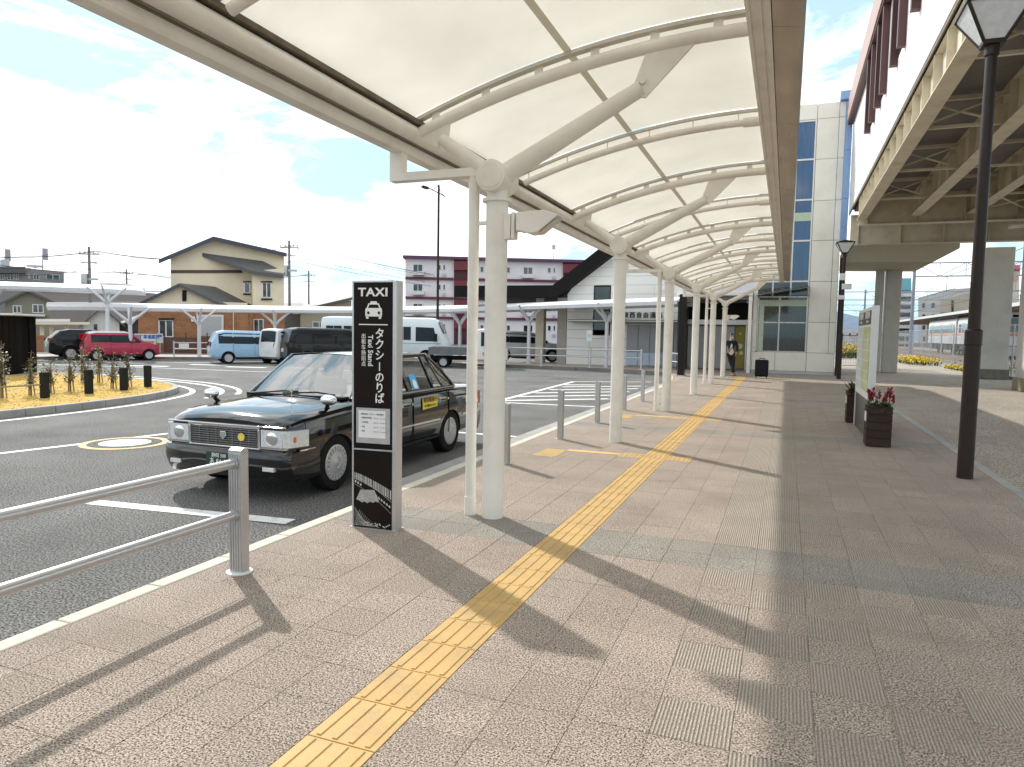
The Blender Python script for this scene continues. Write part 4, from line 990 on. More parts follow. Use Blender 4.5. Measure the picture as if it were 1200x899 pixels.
# ---- parked vehicles: lofted bodies with fitted windows
def road_car(name, lab, cat, loc, rotz, L, Wd, H, top, belt, paintM, win, wheels, wr, nose=None, roofM=None, group='cars parked along the far kerb', tall=False, taillamp='low', rail=False):
    """top = roof line [(x, z)...] rear to front; belt = (rear z, front z); win = list of side window spans [(x0, x1)]; nose = front and rear rounding"""
    t = thing(name, lab, cat, loc, rotz, group); w2 = Wd/2
    xs = sorted(set([p[0] for p in top]+[-L/2, -L/2+.06, -L/2+.2, L/2-.3, L/2-.12, L/2-.04, L/2]+[top[0][0]+(top[-1][0]-top[0][0])*k/14 for k in range(15)]))
    bz = lambda x: belt[0]+(belt[1]-belt[0])*(x+L/2)/L
    hw = lambda x: w2*lerp_line([(-L/2, .86), (-L/2+.07, .95), (-L/2+.35, 1), (L/2-.7, 1), (L/2-.25, .94), (L/2-.06, .82), (L/2, .68)], x)
    zt = lambda x: lerp_line(top, x)
    zb = lambda x: lerp_line([(-L/2, .36), (-L/2+.3, .24), (L/2-.4, .22), (L/2, .30)], x)
    tum = .80 if not tall else .88
    def sec(x):
        w, b, T = hw(x), min(bz(x), zt(x)-.05), zt(x); k = max(0, min(1, (T-b)/(H-bz(0)+.01))); wr_ = w*(1-(1-tum)*k)
        return [(x, 0, zb(x)), (x, w*.88, zb(x)), (x, w*.97, zb(x)+.10), (x, w, zb(x)+.30), (x, w*.99, b), (x, (w*.99*.3+wr_*.7), b+(T-b)*.68), (x, wr_*.97, T-.05*k-.012), (x, wr_*.85, T), (x, wr_*.45, T+.018), (x, 0, T+.025)]
    b = loft([sec(x) for x in xs]).build('body', paintM, t); wheel_arches(b, wheels, wr*1.13, wr, w2+.14)
    def sy(x, z):
        s = sec(x); q = s[4:7]
        for p0, p1 in zip(q, q[1:]):
            if z <= p1[2]: return p0[1]+(p1[1]-p0[1])*max(0, (z-p0[2]))/max(.001, p1[2]-p0[2])
        return q[-1][1]
    for s in (-1, 1):
        for x0, x1, *cut in win:
            z0 = bz((x0+x1)/2)+.01; n = 6; g = MB(); bot = []; tp_ = []
            for k in range(n+1):
                x = x0+(x1-x0)*k/n; zz = max(z0+.03, min(zt(x)-.11, H-.11)); 
                bot.append((x, s*(sy(x, z0)+.007), z0)); tp_.append((x, s*(sy(x, zz)+.007), zz))
            mid = [((a[0]+c[0])/2, s*(sy(a[0], (a[2]+c[2])/2)+.008), (a[2]+c[2])/2) for a, c in zip(bot, tp_)]
            g.sheet([bot, mid, tp_]).build('side_window', DGLASS, t, smooth=60)
        # dark pillar trim that ties the side windows together, shut lines and sill
        xa, xb = min(w_[0] for w_ in win)+.03, max(w_[1] for w_ in win)-.03; bot, mid, tp_ = [], [], []
        for k in range(13):
            x = xa+(xb-xa)*k/12; z0 = bz(x)+.03; zz = max(z0+.03, min(zt(x)-.13, H-.13)); zm_ = (z0+zz)/2
            bot.append((x, s*(sy(x, z0)+.003), z0)); mid.append((x, s*(sy(x, zm_)+.004), zm_)); tp_.append((x, s*(sy(x, zz)+.003), zz))
        MB().sheet([bot, mid, tp_]).build('pillar_trim', TRIMK, t, smooth=60)
        for w_ in win[-2:]: MB().bar((w_[0]-.04, s*(w2+.002), zb(0)+.14), (w_[0]-.04, s*(w2*.995+.002), bz(w_[0])-.01), .014, .006, up=(1, 0, 0)).build('shut_line', WELL, t)
        MB().box(wheels[0]+wr*1.2, wheels[1]-wr*1.2, s*w2*.985-.02, s*w2*.985+.012, zb(0)-.01, zb(0)+.09).build('sill', TRIMK, t)
        m = MB(); m.box(L/2-1.32-.05, L/2-1.32+.08, s*(w2+.10)-.09, s*(w2+.10)+.09, bz(.8)+.03, bz(.8)+.18); m.build('door_mirror', TRIMK if roofM is None else paintM, t, bevel=.03)
        hl = MB(); xh = L/2-.20; hl.add([(L/2-.05, s*hw(L/2)*.62, bz(L/2)-.30), (L/2-.32, s*(hw(L/2-.32)+.006), bz(L/2)-.27), (L/2-.42, s*(hw(L/2-.42)*.985), bz(L/2)-.12), (L/2-.10, s*hw(L/2)*.66, min(zt(L/2-.1)-.02, bz(L/2)-.10))], [(0, 1, 2, 3)]); hl.build('headlight', LAMPW, t, loc=(.012, s*.006, 0))
        z0, z1 = ((bz(-L/2)-.18, bz(-L/2)+.04) if taillamp == 'low' else (bz(-L/2)-.05, bz(-L/2)+.40))
        tl = MB(); tl.add([(-L/2-.006, s*hw(-L/2)*.62, z0), (-L/2+.16, s*(hw(-L/2+.16)+.008), z0), (-L/2+.18, s*(sy(-L/2+.18, z1)+.008), z1), (-L/2-.004, s*hw(-L/2)*.70, z1)], [(0, 1, 2, 3)]); tl.build('tail_lamp', LAMPR, t, loc=(-.004, 0, 0))
        hd = MB()
        for x0, x1, *c in win[:2]: hd.box(x0+.08, x0+.26, s*(w2*.995)-.012, s*(w2*.995)+.018, bz(x0)-.13, bz(x0)-.09)
        hd.build('door_handle', paintM, t)
    # screens fitted over the sloping ends of the cabin
    fi = [i for i in range(len(top)-1) if top[i][1]-top[i+1][1] > .22 and top[i+1][1] >= bz(top[i+1][0])-.2]
    def screen(xa, xb, nm):
        rows = []
        for k in range(5):
            x = xa+(xb-xa)*(.1+.8*k/4); s_ = sec(x); rows.append([(p[0], p[1]*sg*.93, p[2]) for sg, p in ((-1, s_[7]), (-1, s_[8]), (1, s_[9]), (1, s_[8]), (1, s_[7]))])
        dx = (.02 if xb > xa else -.02)
        MB().sheet([[(x+dx*.5, y, z+.012) for x, y, z in r] for r in rows]).build(nm, DGLASS, t, smooth=60)
    if fi: i = fi[-1]; screen(top[i][0], top[i+1][0], 'windscreen')
    ri = [i for i in range(len(top)-1) if top[i+1][1]-top[i][1] > .2 and top[i+1][0]-top[i][0] < 1.0 and top[i][1] > .6]
    if ri: i = ri[0]; screen(top[i+1][0], top[i][0], 'rear_window')
    if roofM:
        x0 = min(p[0] for p in top if p[1] > H-.12); x1 = max(p[0] for p in top if p[1] > H-.12); rows = []
        for k in range(7):
            x = x0+(x1-x0)*k/6; s_ = sec(x); rows.append([(p[0], p[1]*sg, p[2]+.006) for sg, p in ((-1, s_[6]), (-1, s_[7]), (-1, s_[8]), (1, s_[9]), (1, s_[8]), (1, s_[7]), (1, s_[6]))])
        MB().sheet(rows).build('roof_skin', roofM, t, smooth=60)
    bmpr = MB(); bmpr.box(L/2-.09, L/2+.015, -w2*.66, w2*.66, .30, .44); bmpr.build('lower_grille', TRIMK, t, bevel=.02)
    MB().box(-L/2-.014, -L/2+.02, -.165, .165, bz(-L/2)-.42, bz(-L/2)-.25).build('number_plate', PLATEW, t)
    MB().box(L/2-.02, L/2+.024, -.165, .165, .42, .58).build('number_plate', PLATEW, t)
    for x in wheels:
        for s in (-1, 1): wheel(t, wr, .19, (x, s*(w2-.10), wr), 6, ALLOY, False, s)
    return t
DUSTPOS = 0
def ang(x, y): return math.atan2(y, x)
RED = paint('car_rose_red', (.46, .045, .085)); BLUE = paint('car_pale_blue', (.34, .52, .70), metal=.1); BLK = paint('car_black', (.004, .004, .005)); CW = paint('car_white', (.72, .73, .74), metal=0)
# red hatchback and the black estate behind it, both facing right along the far kerb
road_car('parked_car', 'rose red kei hatchback with a pale roof parked along the far kerb', 'car', (-31.7, 26.4, -.13), R(62), 3.45, 1.48, 1.40,
         [(-1.72, .75), (-1.68, 1.02), (-1.50, 1.38), (-1.2, 1.45), (.15, 1.45), (.45, 1.38), (.98, .95), (1.45, .85), (1.66, .66), (1.725, .52)], (.93, .87), RED, [(-1.42, -.62), (-.54, .32), (.38, .78)], (-1.18, 1.16), .28, roofM=CW, taillamp='high')
road_car('parked_car', 'black crossover parked left of the red hatchback behind the wooden hut', 'car', (-33.6, 26.6, -.13), R(62), 4.5, 1.82, 1.52,
         [(-2.25, .85), (-2.2, 1.05), (-1.75, 1.44), (-1.3, 1.52), (-.1, 1.50), (.35, 1.42), (1.1, 1.02), (1.9, .90), (2.2, .70), (2.25, .55)], (1.06, .96), BLK, [(-1.75, -1.05), (-1.0, -.05), (.02, .75)], (-1.33, 1.35), .34)
road_car('parked_car', 'pale blue compact minivan seen from behind at the far kerb', 'minivan', (-25.0, 28.4, -.13), R(52), 4.1, 1.66, 1.60,
         [(-2.05, .80), (-2.0, 1.05), (-1.78, 1.52), (-1.45, 1.60), (.3, 1.58), (.62, 1.50), (1.42, .98), (1.82, .82), (2.0, .64), (2.05, .52)], (.98, .92), BLUE, [(-1.72, -1.08), (-1.02, -.1), (-.02, .78)], (-1.28, 1.42), .29, taillamp='low')
road_car('parked_car', 'small white van with an open dark rear window beside the blue minivan', 'van', (-23.3, 29.5, -.13), R(80), 3.4, 1.48, 1.72,
         [(-1.70, .80), (-1.68, 1.00), (-1.60, 1.66), (-1.4, 1.72), (.6, 1.70), (.85, 1.62), (1.35, 1.0), (1.6, .86), (1.70, .6)], (1.0, .95), CW, [(-1.45, -.7), (-.62, .2), (.26, .95)], (-1.2, 1.2), .27, tall=True)
road_car('parked_car', 'black minivan with red tail lamps parked before the white microbus', 'minivan', (-21.2, 29.6, -.13), R(55), 4.75, 1.80, 1.80,
         [(-2.37, .85), (-2.34, 1.1), (-2.15, 1.72), (-1.8, 1.80), (.7, 1.78), (1.0, 1.68), (1.68, 1.08), (2.15, .95), (2.34, .7), (2.37, .55)], (1.06, 1.0), BLK, [(-2.0, -1.2), (-1.12, -.1), (0, 1.05)], (-1.45, 1.5), .33, tall=True)
road_car('parked_car', 'tall dark minivan standing behind the black minivan with only its roof showing', 'minivan', (-23.8, 36.5, -.10), R(30), 4.8, 1.8, 2.02,
         [(-2.4, .85), (-2.37, 1.1), (-2.15, 1.92), (-1.8, 2.02), (.7, 2.0), (1.0, 1.9), (1.7, 1.2), (2.2, 1.0), (2.4, .6)], (1.2, 1.1), BLK, [(-2.0, -1.2), (-1.12, -.1), (0, 1.05)], (-1.45, 1.5), .33, tall=True, group='vehicles in the lot behind the far canopy')
road_car('parked_car', 'white estate car parked behind the far rail under the canopy', 'car', (-14.6, 40.2, -.10), R(22), 4.8, 1.86, 1.80,
         [(-2.4, .85), (-2.36, 1.1), (-2.0, 1.70), (-1.6, 1.80), (.1, 1.76), (.5, 1.66), (1.25, 1.16), (2.1, 1.02), (2.35, .75), (2.4, .55)], (1.14, 1.06), CW, [(-1.95, -1.15), (-1.08, -.1), (-.02, .9)], (-1.42, 1.45), .37, group='vehicles in the lot behind the far canopy')
road_car('parked_car', 'small grey blue car far behind the white estate car', 'car', (-16.6, 47.5, -.10), R(20), 3.8, 1.6, 1.5,
         [(-1.9, .8), (-1.85, 1.0), (-1.5, 1.44), (-1.2, 1.5), (.2, 1.48), (1.0, .98), (1.6, .86), (1.9, .55)], (.98, .92), paint('car_grey_blue', (.12, .17, .25)), [(-1.4, -.5), (-.42, .6)], (-1.2, 1.2), .28, group='vehicles in the lot behind the far canopy')

# ---- white microbus, front to the right
MBUS = paint('microbus_white', (.70, .76, .80), metal=0)
bus = thing('microbus', 'white microbus with a row of side windows parked behind the taxi', 'bus', (-19.6, 32.4, -.13), R(21))
L_, W_, H_ = 6.6, 2.02, 2.42
sect = lambda x, k, w: [(x, 0, .35), (x, w*.94, .35), (x, w, .5), (x, w, 1.15), (x, w*.975, 1.9*k+.35*(1-k)), (x, w*.93, 2.18*k+.5*(1-k)), (x, w*.82, (H_-.05)*k+.6*(1-k)), (x, w*.5, H_*k+.65*(1-k)), (x, 0, (H_+.03)*k+.66*(1-k))]
rr_ = []
for x, k, w in ((-3.3, .93, .90), (-3.25, .98, .97), (-3.0, 1, 1.01), (-1, 1, 1.01), (1, 1, 1.01), (2.2, 1, 1.01), (2.5, .99, 1.01), (2.72, .93, 1.0), (2.98, .62, .98), (3.15, .36, .96), (3.25, .30, .92), (3.3, .22, .86)): rr_.append(sect(x, k, w))
bb_ = loft(rr_).build('body', MBUS, bus); wheel_arches(bb_, (-1.75, 2.15), .42, .37, 1.1)
for s in (-1, 1):
    for x0, x1 in ((-3.0, -2.2), (-2.1, -1.3), (-1.2, -.4), (-.3, .5), (.6, 1.35)):
        g = MB(); g.quad((x0, s*1.012, 1.28), (x1, s*1.012, 1.28), (x1, s*.985, 1.95), (x0, s*.985, 1.95)); w_o = g.build('side_window', DGLASS, bus, loc=(0, s*.008, 0))
        f = MB(); f.bar(((x0+x1)/2, s*1.02, 1.28), ((x0+x1)/2, s*1.0, 1.95), .03, .02, up=(1, 0, 0)); f.build('window_bar', GALV, w_o, loc=(0, s*.004, 0))
    g = MB(); g.add([(1.60, s*1.012, 1.22), (2.72, s*1.006, 1.22), (2.52, s*.988, 1.92), (1.60, s*.986, 1.95)], [(0, 1, 2, 3)]); g.build('cab_window', DGLASS, bus, loc=(0, s*.01, 0))
    MB().box(2.55, 2.72, s*1.14-.07, s*1.14+.07, 1.25, 1.62).build('door_mirror', TRIMK, bus, bevel=.02)
    MB().box(-2.9, 2.9, s*1.015-.01, s*1.015+.01, 1.10, 1.13).build('side_strip', mat('strip_teal', (.25, .45, .5), rough=.4), bus)
    MB().box(3.24, 3.31, s*.72-.16, s*.72+.16, .68, .86).build('headlight', LAMPW, bus, bevel=.02); MB().box(-3.31, -3.26, s*.82-.07, s*.82+.07, .8, 1.15).build('tail_lamp', LAMPR, bus)
ws = MB(); ws.sheet([[(2.74+.02, y, 2.20), (2.99+.02, y*1.0, 1.62)] for y in (-.86, -.4, 0, .4, .86)]); ws.build('windscreen', DGLASS, bus, smooth=60, loc=(.02, 0, .02))
MB().quad((-3.315, -.75, 1.3), (-3.315, .75, 1.3), (-3.30, .7, 2.0), (-3.30, -.7, 2.0)).build('rear_window', DGLASS, bus)
MB().box(3.2, 3.34, -.94, .94, .34, .58).build('bumper', GALV, bus, bevel=.03)
for x in (-1.75, 2.15):
    for s in (-1, 1): wheel(bus, .36, .2, (x, s*.90, .36), 8, GALV, False, s)

# ---- light flatbed truck in front of the bus, cab to the right
tr = thing('flatbed_truck', 'small white flatbed truck with a grey drop side bed beside the microbus', 'truck', (-14.55, 31.7, -.13), R(20))
cb = []
for x, zt_, w in ((.45, 1.86, .80), (.55, 1.90, .82), (1.2, 1.90, .82), (1.45, 1.84, .82), (1.75, 1.12, .82), (1.86, .95, .80), (1.9, .7, .76)):
    cb.append([(x, 0, .42), (x, w, .42), (x, w, .8), (x, w*.985, min(1.05, zt_-.04)), (x, w*.93, zt_-.05), (x, w*.8, zt_), (x, 0, zt_+.02)])
loft(cb).build('cab', CW, tr, smooth=30)
MB().box(-1.9, .42, -.80, .80, .62, .70).build('bed_floor', GALV, tr)
DROP = mat('bed_side_grey', (.13, .14, .15), rough=.55, var=.15, vs=6)
for s in (-1, 1): MB().box(-1.9, .42, s*.80-.02, s*.80+.02, .63, .98).build('drop_side', DROP, tr, bevel=.006)
MB().box(-1.92, -1.88, -.8, .8, .63, .98).build('tailgate', DROP, tr, bevel=.006)
rk = MB()
for y in (-.75, -.25, .25, .75): rk.tube((.40, y, .7), (.40, y, 1.75), .022, n=8)
for z in (1.2, 1.5, 1.75): rk.tube((.40, -.75, z), (.40, .75, z), .022, n=8)
rk.build('headboard_rack', CW, tr); MB().box(-1.8, 1.6, -.35, .35, .36, .55).build('chassis', WELL, tr)
for s in (-1, 1):
    MB().quad((.62, s*.828, 1.08), (1.62, s*.828, 1.08), (1.42, s*.785, 1.72), (.62, s*.785, 1.74)).build('cab_window', DGLASS, tr, loc=(0, s*.006, 0)); MB().box(1.3, 1.42, s*.92-.06, s*.92+.06, 1.12, 1.36).build('door_mirror', TRIMK, tr, bevel=.02)
MB().quad((.44, -.6, 1.2), (.44, .6, 1.2), (.44, .55, 1.68), (.44, -.55, 1.68)).build('rear_window', DGLASS, tr, loc=(-.006, 0, 0))
MB().quad((1.775, -.7, 1.16), (1.775, .7, 1.16), (1.50, .66, 1.76), (1.50, -.66, 1.76)).build('windscreen', DGLASS, tr, loc=(.014, 0, .008))
MB().box(.7, 1.0, -.835, -.82, .62, .78).build('door_panel', mat('panel_orange', (.55, .22, .06), rough=.5), tr)
for x in (-1.2, 1.15):
    for s in (-1, 1): wheel(tr, .27, .17, (x, s*.70, .27), 8, GALV, False, s)
# ------------------------------------------------------------------ station tower (end of the walk)
PANEL = mat('cream_metal_panel', (.86, .83, .74), rough=.42, var=.04, vs=.8, rand=.03, dirt=((.45, .42, .35), 1.4, .2))
BGLASS = mat('blue_facade_glass', (.030, .085, .20), rough=.05, var=.25, vs=2.5, stretch=(6, 1, .4), spec=.8, coat=.6)
DKGL = mat('dark_window_glass', (.020, .030, .030), rough=.05, var=.3, vs=2, stretch=(5, 1, .6), spec=.7, coat=.5)
PALEGRN = mat('pale_green_panel', (.50, .60, .46), rough=.4, var=.08, vs=4)
WALLDK = mat('recess_dark', (.06, .058, .055), rough=.9, var=.15)
BLUEP = mat('pale_blue_panel', (.27, .42, .70), rough=.4, var=.05, rand=.04)
tow = thing('station_tower', 'cream panelled station stair tower with a tall strip of blue glass', 'building', (0, 33.5, 0))
MB().box(-1.42, 1.93, .06, 9, 0, 11.55).build('core', WALLDK, tow)
def panel(x0, x1, z0, z1, M=PANEL, nm='wall_panel', par=tow, y0=0, y1=.058, g=.008):
    return MB().box(x0+g, x1-g, y0, y1, z0+g, z1-g).build(nm, M, par, bevel=.004)
ZJ = [.12, .95, 2.28, 4.05, 5.8, 7.5, 9.25, 10.95, 11.6]
for a, b in zip(ZJ[1:-1], ZJ[2:]):
    panel(.84, 1.70, a, b); panel(1.70, 1.95, a, b)
for a, b in ((-1.42, -.45), (-.45, .84), (.84, 1.95)): panel(a, b, .12, .95)
for a, b in ((-1.42, .1), (.1, .84)): panel(a, b, 10.95, 11.6)
MB().box(-1.44, 1.97, -.01, .058, 0, .115).build('plinth', ALU, tow)
sd = [.12]+ZJ[1:]
for a, b in zip(ZJ[:-1], ZJ[1:]):
    for k in range(4): MB().box(1.94, 1.97, .08+2.2*k, .08+2.2*k+2.18, a+.01, b-.01).build('wall_panel', PANEL, tow)
for a, b in zip(ZJ[:-1], ZJ[1:]):
    for k in range(4): MB().box(-1.46, -1.43, .08+2.2*k, .08+2.2*k+2.18, a+.01, b-.01).build('wall_panel', PANEL, tow)
# lower window
lw = MB(); lw.box(-1.26, .80, .0, .05, .95, 1.0); lw.box(-1.26, .80, .0, .05, 3.36, 3.42); lw.box(-1.26, -1.20, 0, .05, .95, 3.42); lw.box(.76, .83, -.005, .05, .95, 3.42); lw.box(-.37, -.31, -.006, .05, 1.0, 3.36); lw.box(-1.2, .76, -.004, .05, 2.23, 2.29)
wf = lw.build('window_frame', ALU, tow)
for x0, x1 in ((-1.2, -.37), (-.31, .76)):
    for z0, z1 in ((1.0, 2.23), (2.29, 3.36)): MB().box(x0, x1, .02, .03, z0, z1).build('window_pane', DKGL, wf)
MB().box(-1.2, .76, .012, .02, 2.98, 3.25).build('header_panel', PALEGRN, wf); MB().box(-1.18, -.98, .010, .02, 1.0, 2.98).build('jamb_panel', PALEGRN, wf)
MB().box(-1.42, -1.27, -.03, .05, .95, 4.05).build('corner_post', PAINT, tow)
# glass strip above
gs_ = MB()
for z in (4.06, 5.81, 7.56, 9.27, 10.9): gs_.box(-1.42, .80, -.012, .05, z-.035, z+.035)
for x in (-1.40, -.66, .08, .80): gs_.box(x-.03, x+.03, -.015, .05, 3.45, 10.94)
gf_ = gs_.build('curtain_wall_frame', WHITE, tow)
for z0, z1 in ((3.45, 4.03), (4.10, 5.77), (5.85, 7.52), (7.60, 9.23), (9.31, 10.86)):
    for x0, x1 in ((-1.37, -.69), (-.63, .05), (.11, .77)): MB().box(x0, x1, .015, .03, z0, z1).build('curtain_wall_pane', BGLASS if z0 > 4 else DKGL, gf_)
MB().box(-1.37, .77, .004, .014, 6.66, 7.02).build('floor_band', PALEGRN, gf_)
cn = MB(); cn.add([(-1.3, -1.0, 3.38), (.80, -1.0, 3.72), (.80, 0, 3.86), (-1.3, 0, 3.52), (-1.3, -1.0, 3.41), (.80, -1.0, 3.75), (.80, 0, 3.89), (-1.3, 0, 3.55)], [(0, 3, 2, 1), (4, 5, 6, 7), (0, 1, 5, 4), (1, 2, 6, 5), (2, 3, 7, 6), (3, 0, 4, 7)]); cn.build('glass_awning', glassy('awning_glass', (.10, .14, .16), alpha=.75), tow)
for k, (z0, z1) in enumerate(((5.5, 7.5), (7.5, 9.5), (9.5, 11.5))): MB().box(1.955, 2.20, -.25, -.19, z0+.008, z1-.008).build('blue_panel', BLUEP, tow)
MB().box(1.95, 2.19, -.19, .4, 5.5, 11.5).build('blue_return', BLUEP, tow); MB().box(1.70, 2.20, -.27, .6, 11.615, 11.95).build('blue_cap', BLUEP, tow)

# ------------------------------------------------------------------ elevated concourse on the right
SIDING = mat('white_siding', (.76, .75, .73), rough=.45, var=.03, vs=1, rand=.03)
GIRD = mat('girder_cream_paint', (.64, .58, .455), rough=.5, var=.08, vs=1.5, dirt=((.32, .19, .08), 2.6, .35))
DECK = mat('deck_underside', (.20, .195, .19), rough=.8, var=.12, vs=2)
BRN = mat('brown_fin', (.095, .040, .040), rough=.5, var=.08, vs=2)
FASC = mat('pinkish_brown_fascia', (.46, .30, .25), rough=.4, var=.05, rand=.03)
cc = thing('elevated_concourse', 'white clad station concourse raised on cream steel girders and concrete pillars', 'building', (2.22, 0, 0))
def c_(x): return x-2.22
Y0, Y1 = 2., 33.2
MB().box(.05, 9.5, Y0, Y1-.1, 6.98, 11.5).build('core', WALLDK, cc)
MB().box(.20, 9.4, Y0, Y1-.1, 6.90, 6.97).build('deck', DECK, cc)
me_sb = MB().box(0, .045, 0, (Y1-Y0)/3-.012, .006, .322).mesh('siding_board', SIDING, bevel=.004)
for k in range(12):
    for j in range(3): inst('siding_board', me_sb, cc, (0, Y0+(Y1-Y0)/3*j, 6.84+.328*k))
MB().box(.01, .04, Y0, Y1, 6.76, 6.835).build('drip_gap', DARKGAP, cc)
me_fa = MB().box(-.24, .0, 0, 4.19, 0, .485).mesh('fascia_panel', FASC, bevel=.01)
y = Y1-.1-4.2
while y > Y0-4:
    inst('fascia_panel', me_fa, cc, (0, y, 10.60)); inst('fascia_panel', me_fa, cc, (.02, y, 11.11)); y -= 4.2
MB().box(-.2, .05, Y0, Y1, 10.52, 10.59).build('fascia_soffit', BRN, cc)
for yc in (25.1, 22.4, 19.1, 15.95, 12.8, 9.6, 6.4):
    w = MB().box(-.006, .05, yc-.52, yc+.52, 8.35, 10.45).build('window_pane', DKGL, cc)
    for s in (-1, 1): MB().box(-.17, .0, yc+s*.62-.09, yc+s*.62+.09, 8.2, 10.5).build('fin', BRN, w, loc=(0, 0, 0))
# main girders: web, flange, stiffeners
def girder(x, z0, y0, y1, parent, fl=.30, zt=6.9, nm='main_girder', stiff=1.15):
    g = MB(); g.box(x-.008, x+.008, y0, y1, z0+.02, zt); g.box(x-fl/2, x+fl/2, y0, y1, z0, z0+.022); g.box(x-.12, x+.12, y0, y1, zt-.03, zt)
    o = g.build(nm, GIRD, parent); me = MB().box(x-fl/2+.02, x+fl/2-.02, -.008, .008, z0+.022, zt-.03).mesh('stiffener', GIRD); y = y0+.3
    while y < y1-.1: inst('stiffener', me, o, (0, y, 0)); y += stiff
    return o
girder(c_(2.41), 6.0, Y0, 29.6, cc, .32, 6.76)
for x in (4.15, 5.9, 7.65, 9.4): girder(c_(x), 6.05, Y0, 29.3, cc, .34)
for y, z0, zt in ((29.45, 5.80, 6.9), (33.0, 5.5, 6.75)):
    g = MB(); g.box(c_(2.3), c_(12.2), y-.01, y+.01, z0+.02, zt); g.box(c_(2.3), c_(12.2), y-.2, y+.2, z0, z0+.025); o = g.build('cross_girder', GIRD, cc)
    me = MB().box(-.008, .008, y-.16, y+.16, z0+.025, zt).mesh('stiffener', GIRD); x = 2.6
    while x < 12: inst('stiffener', me, o, (c_(x), 0, 0)); x += 1.55
    bl = MB()
    for xa in (5.2, 8.6):
        for i in range(6):
            for k in range(9): bl.box(c_(xa)+.075*i, c_(xa)+.075*i+.035, y-.03, y-.01, z0+.12+.085*k, z0+.155+.085*k)
    q = bl.build('bolt_heads', GIRD, o); q['kind'] = 'stuff'
for y in (26.2, 22.0, 17.8, 13.6, 9.4):
    for xa, xb in ((2.41, 4.15), (4.15, 5.9), (5.9, 7.65), (7.65, 9.4)):
        q = MB(); q.box(c_(xa)+.02, c_(xb)-.02, y-.05, y+.05, 6.72, 6.80); q.box(c_(xa)+.02, c_(xb)-.02, y-.04, y+.04, 6.14, 6.20)
        if xa < 4: q.bar((c_(xa)+.1, y-.02, 6.2), (c_(xb)-.1, y-.02, 6.75), .07, .03); q.bar((c_(xb)-.1, y+.03, 6.2), (c_(xa)+.1, y+.03, 6.75), .07, .03)
        q.prism([(c_(xa)+.02, 6.08), (c_(xa)+.35, 6.2), (c_(xa)+.35, 6.45), (c_(xa)+.02, 6.6)], y-.008, y+.008); q.prism([(c_(xb)-.02, 6.08), (c_(xb)-.35, 6.2), (c_(xb)-.35, 6.45), (c_(xb)-.02, 6.6)], y-.008, y+.008)
        q.build('cross_brace', GIRD, cc)
    # horizontal wind bracing
    for xa, xb in ((5.95, 7.6),):
        MB().bar((c_(xa), y+.2, 6.16), (c_(xb), y+3.3, 6.16), .08, .02).build('wind_brace', GIRD, cc); MB().bar((c_(xb), y+.2, 6.19), (c_(xa), y+3.3, 6.19), .08, .02).build('wind_brace', GIRD, cc)
pp_ = MB()
for k in range(2): pp_.path([(c_(7.0), 29.0+.25*k, 5.55), (c_(8.2), 28.9+.25*k, 5.6), (c_(9.3), 28.5+.25*k, 5.75), (c_(12), 28.3+.25*k, 5.78)], .07, 10)
pp_.build('drain_pipes', PAINT, cc, smooth=40)['kind'] = 'stuff'
MB().prism([(c_(2.3), 4.93), (c_(5.6), 4.86), (c_(6.55), 5.42), (c_(6.55), 5.66), (c_(2.3), 5.72)], 34.3, 38.9).build('landing_slab', mat('concrete_warm', (.42, .38, .30), rough=.8, var=.07, vs=2, dirt=((.28, .24, .18), 2, .3)), cc, bevel=.02)
PIL = mat('pillar_concrete', (.54, .53, .49), rough=.8, var=.06, vs=1.3, fine=.06, fs=50, dirt=((.30, .29, .26), 1.2, .4)); PLN = mat('pillar_plinth', (.16, .155, .13), rough=.9, var=.2, vs=4, dirt=((.25, .22, .1), 3, .5))
for x0, x1, y0, y1, zt, zp, pm in ((7.62, 8.66, 34.9, 35.9, 5.5, .42, PLN), (7.12, 8.1, 26.9, 27.9, 6.0, .42, mat('plinth_tan', (.26, .22, .14), rough=.9, var=.15)), (3.86, 4.22, 37.8, 38.16, 4.92, .0, PLN), (4.32, 4.98, 38.0, 38.66, 4.90, .0, PLN)):
    o = MB().box(c_(x0), c_(x1), y0, y1, 0, zt).build('pillar', PIL, cc, bevel=.03)
    if zp: MB().box(c_(x0)-.05, c_(x1)+.05, y0-.05, y1+.05, 0, zp).build('plinth', pm, o, bevel=.02)

# ------------------------------------------------------------------ hall with the sloping dark roof band, entrance recess
HALLW = mat('hall_white_panel', (.84, .84, .81), rough=.45, var=.03, vs=1, rand=.02)
BANDK = mat('dark_roof_band', (.012, .010, .010), rough=.7, var=.1, spec=.15)
MB().box(1.98, 2.10, -.42, -.30, 0, 5.0).build('corner_duct', BROWNPOST, tow)
hall = thing('passage_hall', 'pale panelled hall with a thick dark roof band rising to the right and Japanese lettering', 'building', (-8, 36, 0))
def h_(x): return x+8
def roofz(x): return 3.75 if x < -11.2 else 3.75+(x+11.2)*.745
wm = MB(); wm.prism([(h_(-11.35), 0), (h_(-4.7), 0), (h_(-4.7), roofz(-4.7)), (h_(-11.2), 3.6), (h_(-11.35), 3.6)], .06, 9); wm.build('core', WALLDK, hall)
XL, XR = -10.88, -4.72
def xs(z): return XL if z < 3.86 else -11.3+(z-3.5)/.745-.1
z = 0.0
